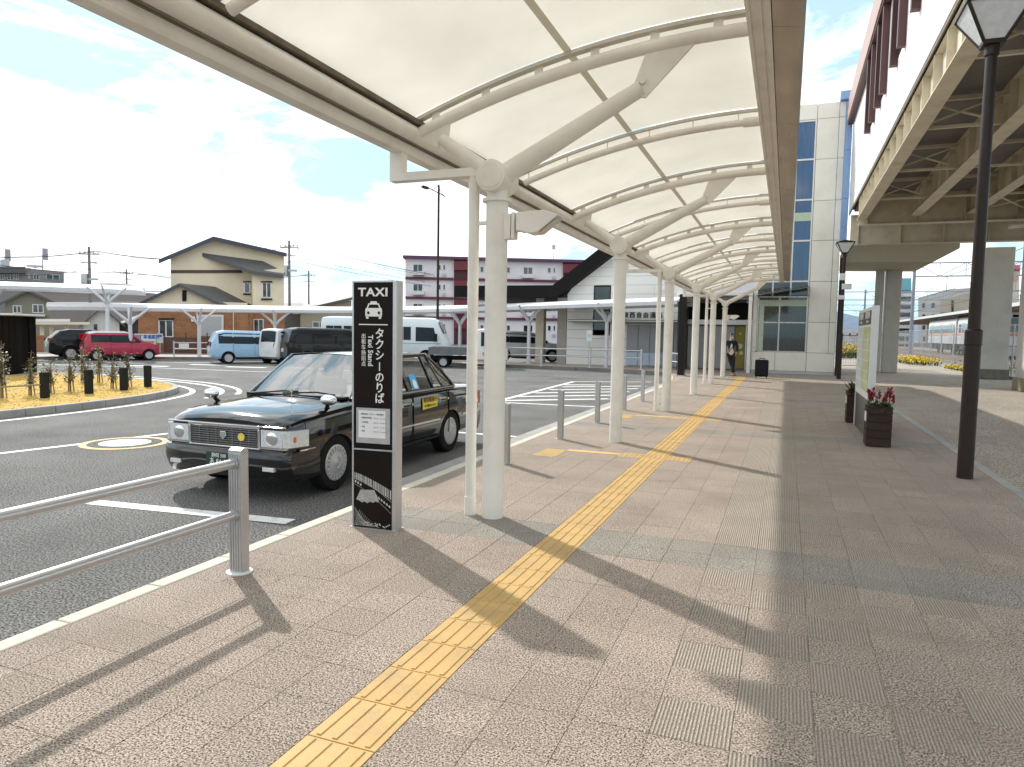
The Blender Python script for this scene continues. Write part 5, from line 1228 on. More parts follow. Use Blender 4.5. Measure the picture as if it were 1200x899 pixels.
while z < 8.2:
    z2 = z+.46
    for a, b in ((XL, -9.45), (-8.55, -6.3), (-6.3, XR)) if 1.5 < z < 4.1 else ((XL, -7.8), (-7.8, XR)):
        a0, a1 = max(a, xs(z)), max(a, xs(z2))
        if b-a0 < .25: continue
        P = [(a0+.006, z+.006), (b-.006, z+.006)]+([(b-.006, z2-.006), (a1+.006, z2-.006)] if a1 < b-.05 else [(b-.006, z+(b-a0)*.745)])
        MB().prism([(h_(x), q) for x, q in P], 0, .05).build('wall_panel', HALLW, hall)
    z = z2
bd_ = MB(); bd_.add([(h_(x), y, z+dz) for y in (-.65, 9) for dz in (0, .62) for x, z in ((-17.2, 3.52), (-11.3, 3.50))], [(0, 1, 3, 2), (4, 6, 7, 5), (0, 2, 6, 4), (1, 5, 7, 3), (0, 4, 5, 1), (2, 3, 7, 6)])
bd_.build('roof_band', BANDK, hall)
b2 = MB(); P = [(-11.3, 3.50), (-1.5, 10.8), (-1.5, 11.65), (-11.3-.5, 4.12), (-11.3, 4.12)]; P = [(-11.3, 3.50), (-4.4, 8.64), (-4.4, 9.42), (-11.5, 4.125)]
b2.prism([(h_(x), z) for x, z in P], -.652, 9.0); b2.build('roof_band', BANDK, hall)
pw = MB(); pw.box(h_(-11.40), h_(-10.90), -.02, .6, 0, 3.5); pw.build('end_pier', mat('pier_grey_beige', (.36, .34, .30), rough=.7, var=.08), hall)
sl_ = MB(); sl_.box(h_(-12.7), h_(-12.25), .2, .65, 0, 3.5); sl_.build('roof_post', mat('post_beige', (.55, .50, .40), rough=.7), hall)
wf = MB().box(h_(-9.44), h_(-8.56), .0, .05, 1.55, 4.1).build('tall_window', DKGL, hall)
fr = MB()
for zz in (1.55, 2.3, 3.15, 4.06): fr.box(h_(-9.45), h_(-8.55), -.02, .02, zz, zz+.045)
for xx in (-9.45, -8.6): fr.box(h_(xx), h_(xx+.05), -.02, .02, 1.55, 4.1)
fr.build('window_frame', TRIMK, wf)
ev = MB(); ev.box(h_(-10.6), h_(-4.75), -.75, 0, 2.22, 2.36); e_ = ev.build('eave_slab', mat('eave_olive_grey', (.22, .21, .17), rough=.5, metal=.3, var=.06), hall, bevel=.01)
MB().box(h_(-10.6), h_(-4.75), -.77, -.75, 2.27, 2.31).build('eave_trim', ALU, e_)
for i, ch in enumerate('東西自由通路'): text(ch, .30, INK, hall, (h_(-7.74+.345*i), -.02, 2.60), depth=.015, bold=.004)
HGREY = mat('hoarding_grey', (.33, .34, .37), rough=.45, var=.04, rand=.04); HBLUE = mat('hoarding_pale_blue', (.50, .60, .72), rough=.4, var=.04)
for k in range(5):
    x0 = -7.65+.60*k; o = MB().box(h_(x0)+.012, h_(x0+.60)-.012, -.10, -.03, .74, 2.12).build('shutter_panel', HGREY, hall, bevel=.006); MB().box(h_(x0)+.012, h_(x0+.60)-.012, -.105, -.03, .06, .72).build('lower_panel', HBLUE, o, bevel=.006)
MB().box(h_(-7.7), h_(-4.7), -.09, -.02, 2.12, 2.18).build('shutter_rail', WHITE, hall)
ent = thing('entrance_porch', 'recessed station entrance with grey sliding doors under a dark header and white eave', 'entrance', (-3.1, 35.5, 0))
e = lambda x: x+3.1
MB().box(e(-4.7), e(-1.46), .08, .3, 0, 3.4).build('back_wall', mat('entrance_grey', (.20, .20, .20), rough=.6, var=.06), ent)
for k in range(5): MB().box(e(-4.62+.46*k), e(-4.18+.46*k), .02, .06, .04, 2.1).build('door_leaf', mat('door_grey', (.42, .42, .43), rough=.4, var=.05, rand=.06), ent, bevel=.008)
MB().box(e(-4.7), e(-1.46), -.05, .08, 2.42, 3.2).build('header', BANDK, ent); MB().box(e(-4.7), e(-1.46), -.25, .08, 2.16, 2.40).build('header_rail', ALU, ent, bevel=.01)
MB().box(e(-2.28), e(-1.86), .0, .05, .08, 2.12).build('poster_panel', mat('poster_olive', (.26, .22, .03), rough=.5, var=.1, vs=3), ent)
ps = MB(); ps.lathe([(.13, 0), (.13, .004)], (e(-2.07), -.006, 1.15), n=16, axis='y'); ps.lathe([(.09, 0), (.09, .004)], (e(-2.0), -.006, .82), n=14, axis='y'); ps.lathe([(.05, 0), (.05, .004)], (e(-2.07), -.006, 1.75), n=12, axis='y'); ps.build('poster_print', mat('print_cream', (.6, .57, .4), rough=.6), ent)
for x in (-1.80, -1.52): MB().box(e(x)-.035, e(x)+.035, -.04, .06, 0, 3.3).build('frame_post', ALU, ent)
MB().box(e(-4.75), e(-1.45), -2.6, .3, 3.42, 3.62).build('porch_roof', WHITE, ent, bevel=.02)
MB().box(e(-4.72), e(-4.52), -2.3, .3, 0, 3.42).build('side_wall', WALLDK, ent)
MB().box(e(-1.62), e(-1.47), -2.55, -2.35, 0, 3.42).build('front_post', PAINT, ent)
sp = thing('stop_post_sign', 'small white notice on a thin grey post behind the far rail', 'sign', (-9.15, 34.2, 0)); MB().tube((0, 0, 0), (0, 0, 1.7), .022, n=8).build('post', GALV, sp); MB().box(-.14, .14, -.03, -.02, 1.25, 1.8).build('notice_plate', WHITE, sp); MB().box(-.09, .09, -.034, -.031, 1.45, 1.62).build('print_block', HBLUE, sp)

# ------------------------------------------------------------------ far bus shelters
def shelter(name, lab, path, zs, wdt, cols, arm=.9, arch=.38, group='white arched bus shelters round the square'):
    t = thing(name, lab, 'bus shelter', (0, 0, 0), 0, group)
    pts = smooth_pts(path, 4); n = len(pts); zz = [zs[0]+(zs[1]-zs[0])*i/(n-1) for i in range(n)]; fr = []; m1 = []; bk = []
    for i, p in enumerate(pts):
        a, b = pts[max(i-1, 0)], pts[min(i+1, n-1)]; d = Vector((b[0]-a[0], b[1]-a[1])).normalized(); nr = Vector((-d.y, d.x))
        if nr.dot(Vector(p)) < 0: nr = -nr
        q = lambda u, z: (p[0]+nr.x*u, p[1]+nr.y*u, zz[i]+z)
        fr.append([q(0, 0), q(0, .17), q(.10, .17), q(.10, 0), q(0, 0)])
        m1.append([q(.05, .17)]+[q(.05+(wdt-.1)*k/8, .17+arch*math.sin(math.pi*(.12+.76*k/8))-arch*.36) for k in range(9)]); bk.append([q(wdt-.1, 0), q(wdt-.1, .17), q(wdt, .17), q(wdt, 0), q(wdt-.1, 0)])
    MB().sheet(fr).build('edge_beam', SHW, t); MB().sheet(bk).build('edge_beam', SHW, t)
    MB().sheet(m1).build('membrane_roof', SHM, t, smooth=60)
    rbm = MB()
    for i in range(0, n, 2): rbm.path([(x, y, z-.06) for x, y, z in m1[i][1:]], .035, 6)
    rbm.build('rib', SHW, t)
    for (x, y, zt, ang_) in cols:
        c = MB(); c.tube((x, y, -.02), (x, y, zt-.75), .11, .09, 12); o = c.build('column', SHW, t, smooth=40)
        ca, sa = math.cos(ang_), math.sin(ang_); yb = MB()
        for sg in (-1, 1): yb.path([(x, y, zt-.80), (x+sg*ca*.25, y+sg*sa*.25, zt-.5), (x+sg*ca*arm, y+sg*sa*arm, zt+.05)], [.085, .07, .05], 8); yb.path([(x, y, zt-.80), (x-sg*sa*.2, y+sg*ca*.2, zt-.5), (x-sg*sa*arm, y+sg*ca*arm, zt+.1)], [.085, .07, .05], 8)
        yb.build('branch_arm', SHW, o, smooth=40)
SHW = mat('shelter_white_steel', (.62, .63, .66), rough=.4, var=.05, dirt=((.4, .4, .4), 3, .2)); SHM = membrane('shelter_membrane', (.78, .78, .78), (.15, .15, .15))
shelter('bus_shelter', 'long low white arched bus shelter curving along the far side of the square', [(-34.5, 24.6), (-31.6, 28.6), (-28.6, 33.0), (-24.5, 36.3), (-18.5, 36.2), (-12.5, 34.2), (-8.2, 33.0), (-4.6, 32.0)], (2.36, 3.0), 2.4,
        [(-31.0, 26.4, 2.5, .95), (-30.3, 30.2, 2.55, .95), (-28.2, 33.9, 2.6, .6), (-23.0, 37.4, 2.75, .1), (-17.6, 37.0, 2.8, -.2), (-12.6, 34.9, 2.95, -.35), (-8.2, 33.9, 3.0, -.3)])
shelter('bus_shelter', 'taller white arched bus shelter rising behind the black hut at the left', [(-52, 14), (-44, 18.6), (-38, 22.2), (-32.8, 25.9), (-31.2, 27.3)], (3.4, 3.3), 2.4, [(-32.2, 25.1+1.0, 3.5, .65), (-37.2, 23.6, 3.5, .6), (-43.5, 20, 3.5, .55)])
guard_rail((-13.6, 32.75, 0), R(0), 4, 2.45, 'silver guard rail on the far pavement in front of the hall', .95)
gr2 = guard_rail((-31.2, 29.3, 0), R(52), 3, 2.0, 'pale guard rail on the far pavement in front of the brick house', .85)
MB().box(.25, .75, -.07, -.05, .42, .72).build('notice_plate', WHITE, gr2)
# ------------------------------------------------------------------ far buildings, facing the square
class Far:
    """a building's own frame: x along its front, y away from the square, z up; its pieces are measured off the photograph at its real distance"""
    def __init__(s, name, lab, cat, px, D, group=None):
        s.D = D; p = at(px, 400, D); s.o = Vector((p.x, p.y, 0)); s.n = s.o.normalized(); s.x = Vector((s.n.y, -s.n.x, 0)); s.px = px
        s.rz = math.atan2(s.x.y, s.x.x); s.t = thing(name, lab, cat, s.o, s.rz, group)
    def P(s, px, row, dy=0.):
        r = at(px, row, 1)-Vector((0, 0, EYE)); k = (s.o.dot(s.n)+dy)/r.dot(s.n); q = r*k; return Vector((q.dot(s.x), dy, EYE+q.z))
    def wall(s, poly, dy0, dy1, nm, M, par=None, bevel=0):
        """outline given in photo pixels; None as row = ground"""
        a = []
        for px, row in poly:
            q = s.P(px, row if row is not None else 400, dy0); a.append((q.x, -.15 if row is None else q.z))
        return MB().prism(a, dy0, dy1).build(nm, M, par or s.t, bevel=bevel)
    def rect(s, x0, x1, r0, r1, dy0, dy1, nm, M, par=None):
        return s.wall([(x0, r1), (x1, r1), (x1, r0), (x0, r0)], dy0, dy1, nm, M, par)
    def window(s, x0, x1, r0, r1, dy=0., n=2, fM=None, gM=None):
        fM = fM or WHITE; a = s.P(x0, r1, dy); b = s.P(x1, r0, dy); f = MB(); w = .07
        f.box(a.x, b.x, dy-.06, dy+.02, a.z, a.z+w); f.box(a.x, b.x, dy-.06, dy+.02, b.z-w, b.z)
        for k in range(n+1): x = a.x+(b.x-a.x-w)*k/n; f.box(x, x+w, dy-.055, dy+.02, a.z+w, b.z-w)
        o = f.build('window', fM, s.t)
        for k in range(n): MB().box(a.x+w+(b.x-a.x-w)*k/n-.005, a.x+(b.x-a.x-w)*(k+1)/n+.005, dy-.03, dy+.01, a.z+w, b.z-w).build('window_pane', gM or DKGL, o)
        return o
    def slab(s, pts, th, nm, M, par=None):
        """sloping roof plane: corners (px, row, dy), thickness straight down"""
        v = [s.P(*p) for p in pts]; n = len(v); q = MB()
        q.add(v+[p-Vector((0, 0, th)) for p in v], [tuple(range(n)), tuple(range(2*n-1, n-1, -1))]+[(i, (i+1) % n, n+(i+1) % n, n+i) for i in range(n)]); return q.build(nm, M, par or s.t)
CREAMW = mat('house_cream_render', (.84, .73, .54), rough=.85, var=.05, vs=1, fine=.05, fs=40)
TILE = mat('roof_slate_grey', (.10, .095, .095), rough=.6, var=.12, vs=1.2, stretch=(1, 1, 8), fine=.15, fs=12)
NAVY = mat('roof_edge_navy', (.05, .06, .085), rough=.5, var=.1)
BRICK = mat('brick_brown', (.36, .165, .08), rough=.85, var=.2, vs=1.2, fine=.25, fs=14, stretch=(1, 1, 3), dirt=((.16, .08, .05), 1.6, .4))
h = Far('house', 'cream two storey house with dark slate roofs and a brown brick ground floor', 'house', 250, 52)
h.wall([(200, None), (333, None), (333, 300), (250, 281), (200, 300)], 0, 9, 'wall', CREAMW)
ro = h.slab([(186, 304, -.7), (250, 277, -.7), (250, 277, 9.5), (186, 304, 9.5)], .30, 'roof', NAVY); h.slab([(250, 277, -.7), (336, 296.5, -.7), (336, 296.5, 9.5), (250, 277, 9.5)], .30, 'roof', NAVY)
h.rect(200, 284, 316.5, 320, -.05, .02, 'trim_band', BRN)
h.wall([(296, None), (333, None), (333, 314), (296, 318)], -1.6, .01, 'bay_wall', CREAMW)
h.slab([(237, 296.5, -.02), (296, 317.5, -2.1), (331, 322, -2.1), (334, 319, -1.2), (308, 306, -.02)], .26, 'roof', TILE)
h.window(286, 293, 331, 343.5, 0, 1, WHITE, BGLASS); h.window(307, 318, 331, 349, -1.6, 2)
h.rect(285, 294, 329.5, 331, -.12, 0, 'window_hood', TRIMK); h.rect(285, 294, 344, 345.5, -.12, 0, 'window_sill', TRIMK); h.rect(306, 319, 329.5, 331, -1.75, -1.6, 'window_hood', TRIMK); h.rect(306, 319, 350, 351.5, -1.75, -1.6, 'window_sill', TRIMK)
h.wall([(162, None), (290, None), (290, 355), (256, 354), (210, 336), (166, 353), (162, 360)], -3.2, -.02, 'wing_wall', CREAMW)
h.slab([(160, 356, -3.7), (210, 332, -3.7), (214, 332, -.03), (168, 353, -.03)], .22, 'roof', NAVY); h.slab([(210, 332, -3.7), (262, 357, -3.7), (294, 357, -.03), (252, 336, -.03)], .22, 'roof', TILE)
h.rect(162, 291, 362, 414, -3.32, -3.21, 'brick_facing', BRICK); h.rect(296, 333.5, 360, 414, -1.72, -1.61, 'brick_facing', BRICK); h.rect(290.5, 296, 360, 414, -3.2, -.03, 'brick_return', BRICK)
h.rect(213.5, 218.5, 340, 353, -3.26, -3.2, 'attic_slot', TRIMK)
h.window(186, 203, 375, 395, -3.34, 2); h.rect(186, 204, 373, 375, -3.5, -3.33, 'window_hood', TRIMK)
f_ = h.rect(234, 262, 369, 394, -3.42, -3.33, 'shutter_frame', WHITE); h.rect(236, 259.5, 371, 393, -3.45, -3.425, 'roller_shutter', mat('shutter_grey', (.46, .46, .46), rough=.5, var=.05), f_)
h.window(297, 309, 374, 395, -1.75, 2); h.rect(224, 228.5, 371, 377, -3.5, -3.33, 'meter_box', WHITE); h.rect(273, 274, 362, 412, -3.42, -3.33, 'drain_pipe', CREAMW)
fc_ = thing('slat_fence', 'low dark brown slat fence in front of the brick house', 'fence', h.o, h.rz)
for k in range(9):
    a = h.P(192, 396+2.0*k, -4.2); b = h.P(292, 396+2.0*k, -4.2); MB().box(a.x, b.x, -4.25, -4.2, a.z-.05, a.z+.045).build('slat', mat('slat_brown', (.12, .055, .04), rough=.7, var=.15), fc_)
for px in (193, 218, 243, 268, 291): a = h.P(px, 412, -4.2); MB().box(a.x-.04, a.x+.04, -4.2, -4.12, -.05, 1.25).build('post', BRN, fc_)
# hoarding signs beside the red car
sb = thing('parking_sign', 'white sign board with blue and red Japanese print behind the red car', 'sign', h.o, h.rz)
a = h.P(158, 407.5, -5); b = h.P(182.5, 391.5, -5); MB().box(a.x, b.x, -5, -4.96, a.z, b.z).build('board', WHITE, sb)
SBLUE = mat('print_blue', (.05, .14, .45), rough=.5); SRED = mat('print_red', (.50, .05, .06), rough=.5)
text('月極駐車場案内', .30, SBLUE, sb, ((a.x+b.x)/2, -5.01, b.z-.21), sx=.78, bold=.008); MB().box(a.x+.08, b.x-.08, -5.008, -5.0, a.z+.32, b.z-.45).build('red_band', SRED, sb); text('空きあり受付中', .20, WL, sb, ((a.x+b.x)/2, -5.015, (a.z+b.z)/2-.06), sx=.85); text('お気軽にお電話下さい', .15, SRED, sb, ((a.x+b.x)/2, -5.01, a.z+.16), sx=.85)
for x in (a.x+.1, b.x-.1): MB().box(x-.03, x+.03, -4.95, -4.9, -.1, a.z+.3).build('leg', GALV, sb)
sb2 = thing('notice_sign', 'small pale notice board to the right of the parking sign', 'sign', h.o, h.rz); a = h.P(183.5, 402, -5); b = h.P(191, 391, -5); MB().box(a.x, b.x, -5, -4.96, a.z, b.z).build('board', mat('board_pale', (.6, .62, .6), rough=.6), sb2); MB().box((a.x+b.x)/2-.03, (a.x+b.x)/2+.03, -4.95, -4.9, -.1, b.z-.1).build('leg', GALV, sb2)
MB().box(a.x+.05, b.x-.05, -5.008, -5, b.z-.22, b.z-.08).build('print_block', SBLUE, sb2)

# apartment block
APW = mat('apartment_pale_wall', (.75, .71, .74), rough=.8, var=.04, vs=.4); APR = mat('apartment_maroon', (.16, .022, .035), rough=.6, var=.1, vs=.6); APM = mat('apartment_band', (.13, .03, .05), rough=.7, var=.1)
ap = Far('apartment_block', 'pale four storey apartment block with maroon stair bays and floor bands', 'building', 580, 100)
ap.wall([(475, None), (905, None), (905, 311), (475, 300.5)], 0, 11, 'wall', APW)
ap.wall([(472, 302.5), (908, 313.5), (908, 310.5), (472, 299)], -.7, 11.5, 'roof', mat('apartment_roof_edge', (.10, .04, .10), rough=.6))
def arow(px, k): return 301.5+23.1*k+(px-475)*(.026-.0035*k)
for k in (1, 2, 3):
    for x0, x1 in ((475, 531), (555, 659), (682, 786)): ap.wall([(x0, arow(x0, k)+2.4), (x1, arow(x1, k)+2.4), (x1, arow(x1, k)-.4), (x0, arow(x0, k)-.4)], -.35, 0, 'floor_band', APM)
for bx in (532, 660, 788):
    ap.wall([(bx, None), (bx+22, None), (bx+22, arow(bx+22, 0)+1.5), (bx, arow(bx, 0)+1.5)], -.25, -.01, 'stair_bay', mat('stair_recess', (.07, .02, .03), rough=.8, var=.3, vs=.8))
    for k in range(4): r = arow(bx, k); ap.rect(bx, bx+22, r+3, r+13.5, -.5, -.26, 'stair_panel', APR)
for ox in (484, 615-2, 743):
    for k in range(4):
        r = arow(ox, k); ap.window(ox, ox+11.5, r+8, r+18.5, -.02, 2); ap.rect(ox-1, ox+13, r+16, r+20.5, -.9, -.03, 'balcony_rail', mat('balcony_white', (.66, .65, .66), rough=.6, var=.05))
        for dx, w in ((28.5, 4.4), (35, 3)): ap.window(ox+dx, ox+dx+w, r+8.5, r+15, -.02, 1, APW)
        ap.rect(ox+34.5, ox+38, r+18.6, r+21.8, -.2, -.01, 'vent_box', GALV)
for ox in (562.5, 593.5, 690, 722):
    for k in range(4): r = arow(ox, k); ap.window(ox, ox+4.5, r+8.5, r+15.5, -.02, 1, APW)
for px in (511, 575, 649): q = ap.P(px, 300, 2); MB().tube((q.x, 2, q.z-.6), (q.x, 2, q.z+.9), .03, n=6).build('antenna', GALV, ap.t)
q = ap.P(649, 288, 3); mt = MB(); mt.tube((q.x, 3, q.z-2), (q.x, 3, q.z+1.6), .05, n=6); mt.box(q.x-.25, q.x+.25, 2.8, 3.2, q.z-.5, q.z+.1); mt.build('aerial_mast', GALV, ap.t)

# left background
GREYB = mat('grey_building', (.25, .235, .235), rough=.85, var=.08, vs=.6); GREY2 = mat('brown_grey_wall', (.27, .235, .225), rough=.9, var=.07, vs=.4); OLIVE = mat('house_olive_wall', (.27, .25, .195), rough=.9, var=.06); BEIGE = mat('beige_wall', (.42, .37, .29), rough=.85, var=.06)
g1 = Far('office_building', 'grey flat roofed building with a rooftop block and flag poles at far left', 'building', 30, 88)
g1.wall([(-60, None), (75, None), (75, 319), (29, 315), (-60, 309)], 0, 10, 'wall', GREYB); g1.rect(-60, 30, 312.5, 320, -1.2, 0, 'parapet_screen', mat('dark_screen', (.10, .10, .10), rough=.7, var=.2)); g1.rect(0, 11, 304, 313, 1, 5, 'rooftop_block', GALV)
for x0, x1, r0, r1 in ((33, 35, 321, 327), (39, 46, 322, 328), (54, 70, 322, 328), (8, 16, 320, 328), (0, 6, 319, 328), (17, 22, 320, 328)): g1.window(x0, x1, r0, r1, 0, 2 if x1-x0 > 4 else 1, GALV)
for px, r0 in ((6, 291), (50, 290)): q = g1.P(px, 318, 2); q2 = g1.P(px, r0, 2); MB().tube((q.x, 2, q.z), (q2.x, 2, q2.z), .09, .06, 8).build('flag_pole', GALV, g1.t); MB().box(q2.x, q2.x+.55, 1.98, 2.02, q2.z-1.6, q2.z-.1).build('banner', HGREY, g1.t)
q = g1.P(41, 312, 3); mt = MB(); mt.box(q.x-.9, q.x+.9, 3, 3.6, q.z-.1, q.z+.15); mt.tube((q.x, 3.3, q.z-.8), (q.x, 3.3, q.z+.7), .05, n=6); mt.build('rooftop_aerial', GALV, g1.t)
g2 = Far('warehouse', 'long brown grey windowless building behind the bus shelters', 'building', 130, 78)
g2.wall([(40, None), (200, None), (200, 346), (125, 338), (40, 336)], 0, 12, 'wall', GREY2); g2.rect(50, 200, 341, 342, -.12, 0, 'wall_band', GREYB); g2.rect(50, 200, 361, 362, -.12, 0, 'wall_band', GREYB); g2.rect(50, 200, 354, 354.7, -.10, 0, 'wall_band', WHITE)
for x0, x1 in ((63, 67), (68, 72), (73, 77)): g2.window(x0, x1, 339, 342.5, -.01, 1, GREYB)
q = g2.P(135, 338.5, 3); MB().lathe([(2.3, q.z-1), (2.3, q.z+.3), (1.6, q.z+.55)], (q.x, 3, 0), n=20).build('roof_tank', GREYB, g2.t)
g3 = Far('gable_house', 'olive walled house with a dark gable roof above the black hut', 'house', 35, 60)
g3.wall([(6, None), (58, None), (58, 353), (32, 341.5), (6, 353)], 0, 8, 'wall', OLIVE); g3.slab([(-2, 356, -.5), (32, 339, -.5), (32, 339, 8), (-2, 356, 8)], .2, 'roof', TILE); g3.slab([(32, 339, -.5), (65, 354, -.5), (65, 354, 8), (32, 339, 8)], .2, 'roof', TILE)
g3.window(38, 51, 357, 367, 0, 2); g3.window(15, 25, 358, 367, 0, 2); g3.rect(12, 55, 368, 370, -.9, 0, 'balcony_edge', OLIVE)
g4 = Far('white_house', 'small white house with dark roof edges behind the shelter column', 'house', 118, 54)
g4.wall([(98, None), (140, None), (140, 379), (119, 361), (98, 378)], 0, 6, 'wall', mat('white_render', (.70, .70, .70), rough=.8, var=.04)); g4.slab([(93, 382, -.5), (119, 359.5, -.5), (119, 359.5, 6), (93, 382, 6)], .16, 'roof', TILE); g4.slab([(119, 359.5, -.5), (146, 381, -.5), (146, 381, 6), (119, 359.5, 6)], .16, 'roof', TILE); g4.rect(110, 114, 380, 390, -.05, .02, 'window_pane', DKGL)
g5 = Far('carport', 'low pale carport roof on posts behind the black car', 'carport', 70, 48)
g5.rect(40, 105, 377.5, 380.5, -1, 3, 'roof', CREAMW); g5.rect(42, 82, 374, 377.3, 0, 3, 'roof', SHW)
for px in (49, 60, 78): q = g5.P(px, 380, 0); MB().box(q.x-.12, q.x+.12, -.2, .1, -.1, q.z).build('post', CREAMW, g5.t)
g5b = Far('brick_wall', 'low red brown brick wall by the carport', 'wall', 60, 46); g5b.wall([(40, None), (100, None), (100, 393), (40, 393)], 0, .2, 'wall', BRICK)
g6 = Far('beige_house', 'beige building with a low sloped roof behind the dark minivans', 'building', 375, 64)
g6.wall([(352, None), (412, None), (412, 352), (352, 362)], 0, 8, 'wall', BEIGE); g6.slab([(346, 364, -.5), (414, 348, -.5), (414, 346, 8), (346, 360, 8)], .25, 'roof', TILE); g6.window(366, 382, 377, 384, 0, 2); g6.window(395, 404, 372, 380, 0, 2)
g7 = Far('dark_house', 'dark grey house with small windows between the brick house and the beige building', 'house', 342, 70); g7.wall([(331, None), (354, None), (354, 362), (331, 360)], 0, 8, 'wall', mat('dark_house_wall', (.11, .11, .115), rough=.8, var=.1)); g7.window(335, 340, 363, 368, 0, 2); g7.window(343, 351, 363, 368, 0, 2); g7.slab([(328, 362, -.4), (356, 362, -.4), (356, 355, 8), (328, 355, 8)], .2, 'roof', TILE)
g8 = Far('dark_shed', 'dark sheds behind the shelter between the white and brick houses', 'shed', 150, 57); g8.wall([(140, None), (163, None), (163, 372), (140, 380)], 0, 4, 'wall', mat('shed_wall', (.06, .065, .075), rough=.9, var=.3, vs=1)); g8.slab([(138, 381, -.3), (165, 371, -.3), (165, 368, 4), (138, 378, 4)], .12, 'roof', TILE)
# scattered rooftops that close the horizon
for i, (x0, x1, r, D, M, lb) in enumerate(((405, 480, 362, 120, BEIGE, 'low beige rooftop behind the microbus'), (-120, -5, 345, 110, GREYB, 'grey block at the far left edge'), (160, 200, 356, 130, GREY2, 'low brown flat roofed building just left of the brick house'), (700, 905, 352, 130, GREYB, 'grey building behind the hall'))):
    b = Far('town_building', lb, 'building', (x0+x1)/2, D); b.wall([(x0, None), (x1, None), (x1, r), (x0, r)], 0, 10, 'wall', M); b.wall([(x0-1, r), (x1+1, r), (x1+1, r-1.5), (x0-1, r-1.5)], -.4, 10.4, 'roof', TILE)
    n = max(2, int((x1-x0)/18))
    for k in range(n): xw = x0+(x1-x0)*(k+.3)/n; b.window(xw, xw+6, r+5, r+11, 0, 2)

# black hut on the island
HUTK = mat('hut_black_board', (.009, .007, .007), spec=.1, rough=.85, var=.25, vs=3, stretch=(1, 1, .3))
ht = thing('black_hut', 'black board clad hut with a thin flat roof behind the island saplings', 'shed', (-23.4, 14.3, 0), R(30))
MB().box(-2.4, 1.05, .04, 1.6, 0, 1.86).build('core', HUTK, ht)
me_b = MB().box(-.075, .075, 0, .04, .02, 1.86).mesh('board', HUTK, bevel=.006)
for k in range(21): inst('board', me_b, ht, (-2.3+.162*k, 0, 0))
for k in range(9): inst('board', me_b, ht, (1.05, .14+.165*k, 0), (0, 0, R(90)))
MB().box(-2.6, 1.25, -.2, 1.8, 1.88, 1.94).build('roof', SHW, ht, bevel=.01); MB().box(-.62, -.58, -.03, 0, .9, 1.15).build('handle', WHITE, ht); MB().box(-2.5, 1.2, -.1, 1.7, -.02, .03).build('base', CONC, ht)
# island posts and saplings
ib = thing('island_bollard', 'dark square bollard on the island nearest the viewer, tallest in the picture', 'bollard', (-15.14, 10.69, 0), 0, 'dark bollards along the traffic island')
MB().box(-.07, .07, -.07, .07, 0, .57).build('post', mat('dark_recycled_wood', (.022, .024, .022), spec=.15, rough=.85, var=.2, vs=5, stretch=(8, 8, 1)), ib, bevel=.01); MB().box(-.073, .073, -.073, .073, .50, .525).build('reflector_band', TRIMK, ib)
for (x, y, lab) in ((-15.29, 11.86, 'second dark bollard along the island edge'), (-15.43, 12.92, 'third dark bollard along the island edge'), (-15.82, 13.98, 'dark bollard at the rounded tip of the island')): dup(ib, loc=(x, y, 0), label=lab)
BARK = mat('sapling_bark', (.17, .13, .085), rough=.9, var=.3, vs=20); STAKE = mat('stake_wood', (.30, .24, .15), rough=.9, var=.2, vs=12); DRYL = mat('dry_leaf', (.13, .145, .055), rough=.7, var=.5, vs=14)
rnd = random.Random(3)
for i, (x, y, hgt_, lab) in enumerate(((-15.84, 10.25, 1.25, 'leafiest sapling at the left edge in front of the black hut'), (-15.93, 10.93, .85, 'staked sapling in front of the hut door'), (-16.17, 11.56, .75, 'staked sapling just right of the hut corner'), (-16.23, 12.1, .85, 'bushy sapling in front of the black car wheel'), (-18.39, 14.09, .95, 'thin sapling at the back of the island before the red car'), (-18.05, 14.33, 1.05, 'tall thin sapling at the back of the island'), (-16.07, 13.14, .75, 'dense sapling between the third bollard and the second'), (-16.21, 13.71, .85, 'upright sapling nearest the island tip'), (-16.3, 12.6, .7, 'small sapling behind the second island bollard'))):
    t = thing('sapling', lab, 'sapling', (x, y, 0), 0, 'staked saplings on the traffic island')
    tr_ = MB(); lv = MB(); tr_.path([(0, 0, -.02), (rnd.uniform(-.03, .03), 0, hgt_*.5), (rnd.uniform(-.06, .06), 0, hgt_)], [.022, .016, .006], 6)
    for k in range(21):
        z = rnd.uniform(.15, .95)*hgt_; a = rnd.uniform(0, 6.28); L = rnd.uniform(.08, .20); e0 = Vector((math.cos(a)*L, math.sin(a)*L, z+L*1.1)); tr_.path([(0, 0, z), tuple(e0*.6+Vector((0, 0, z*.4))), tuple(e0)], [.008, .006, .003], 4)
        for q in range(8 if i else 12): leaf(lv, tuple(e0*rnd.uniform(.6, 1)+Vector((rnd.uniform(-.05, .05), rnd.uniform(-.05, .05), (z*.2)*0+rnd.uniform(-.03, .05)))), (math.cos(rnd.uniform(0, 6.3)), math.sin(rnd.uniform(0, 6.3)), rnd.uniform(-.3, .9)), rnd.uniform(.06, .11), .042, .2, 2)
    tr_.build('trunk', BARK, t); lv.build('crown', DRYL if i else GREEN1, t, recalc=False)
    sk = MB(); sk.tube((-.10, .02, -.02), (-.03, 0, .6*hgt_+.12), .017, n=6); sk.tube((.10, .02, -.02), (.03, 0, .6*hgt_+.12), .017, n=6); sk.bar((-.12, .0, .34), (.12, 0, .34), .03, .03); sk.build('stakes', STAKE, t)
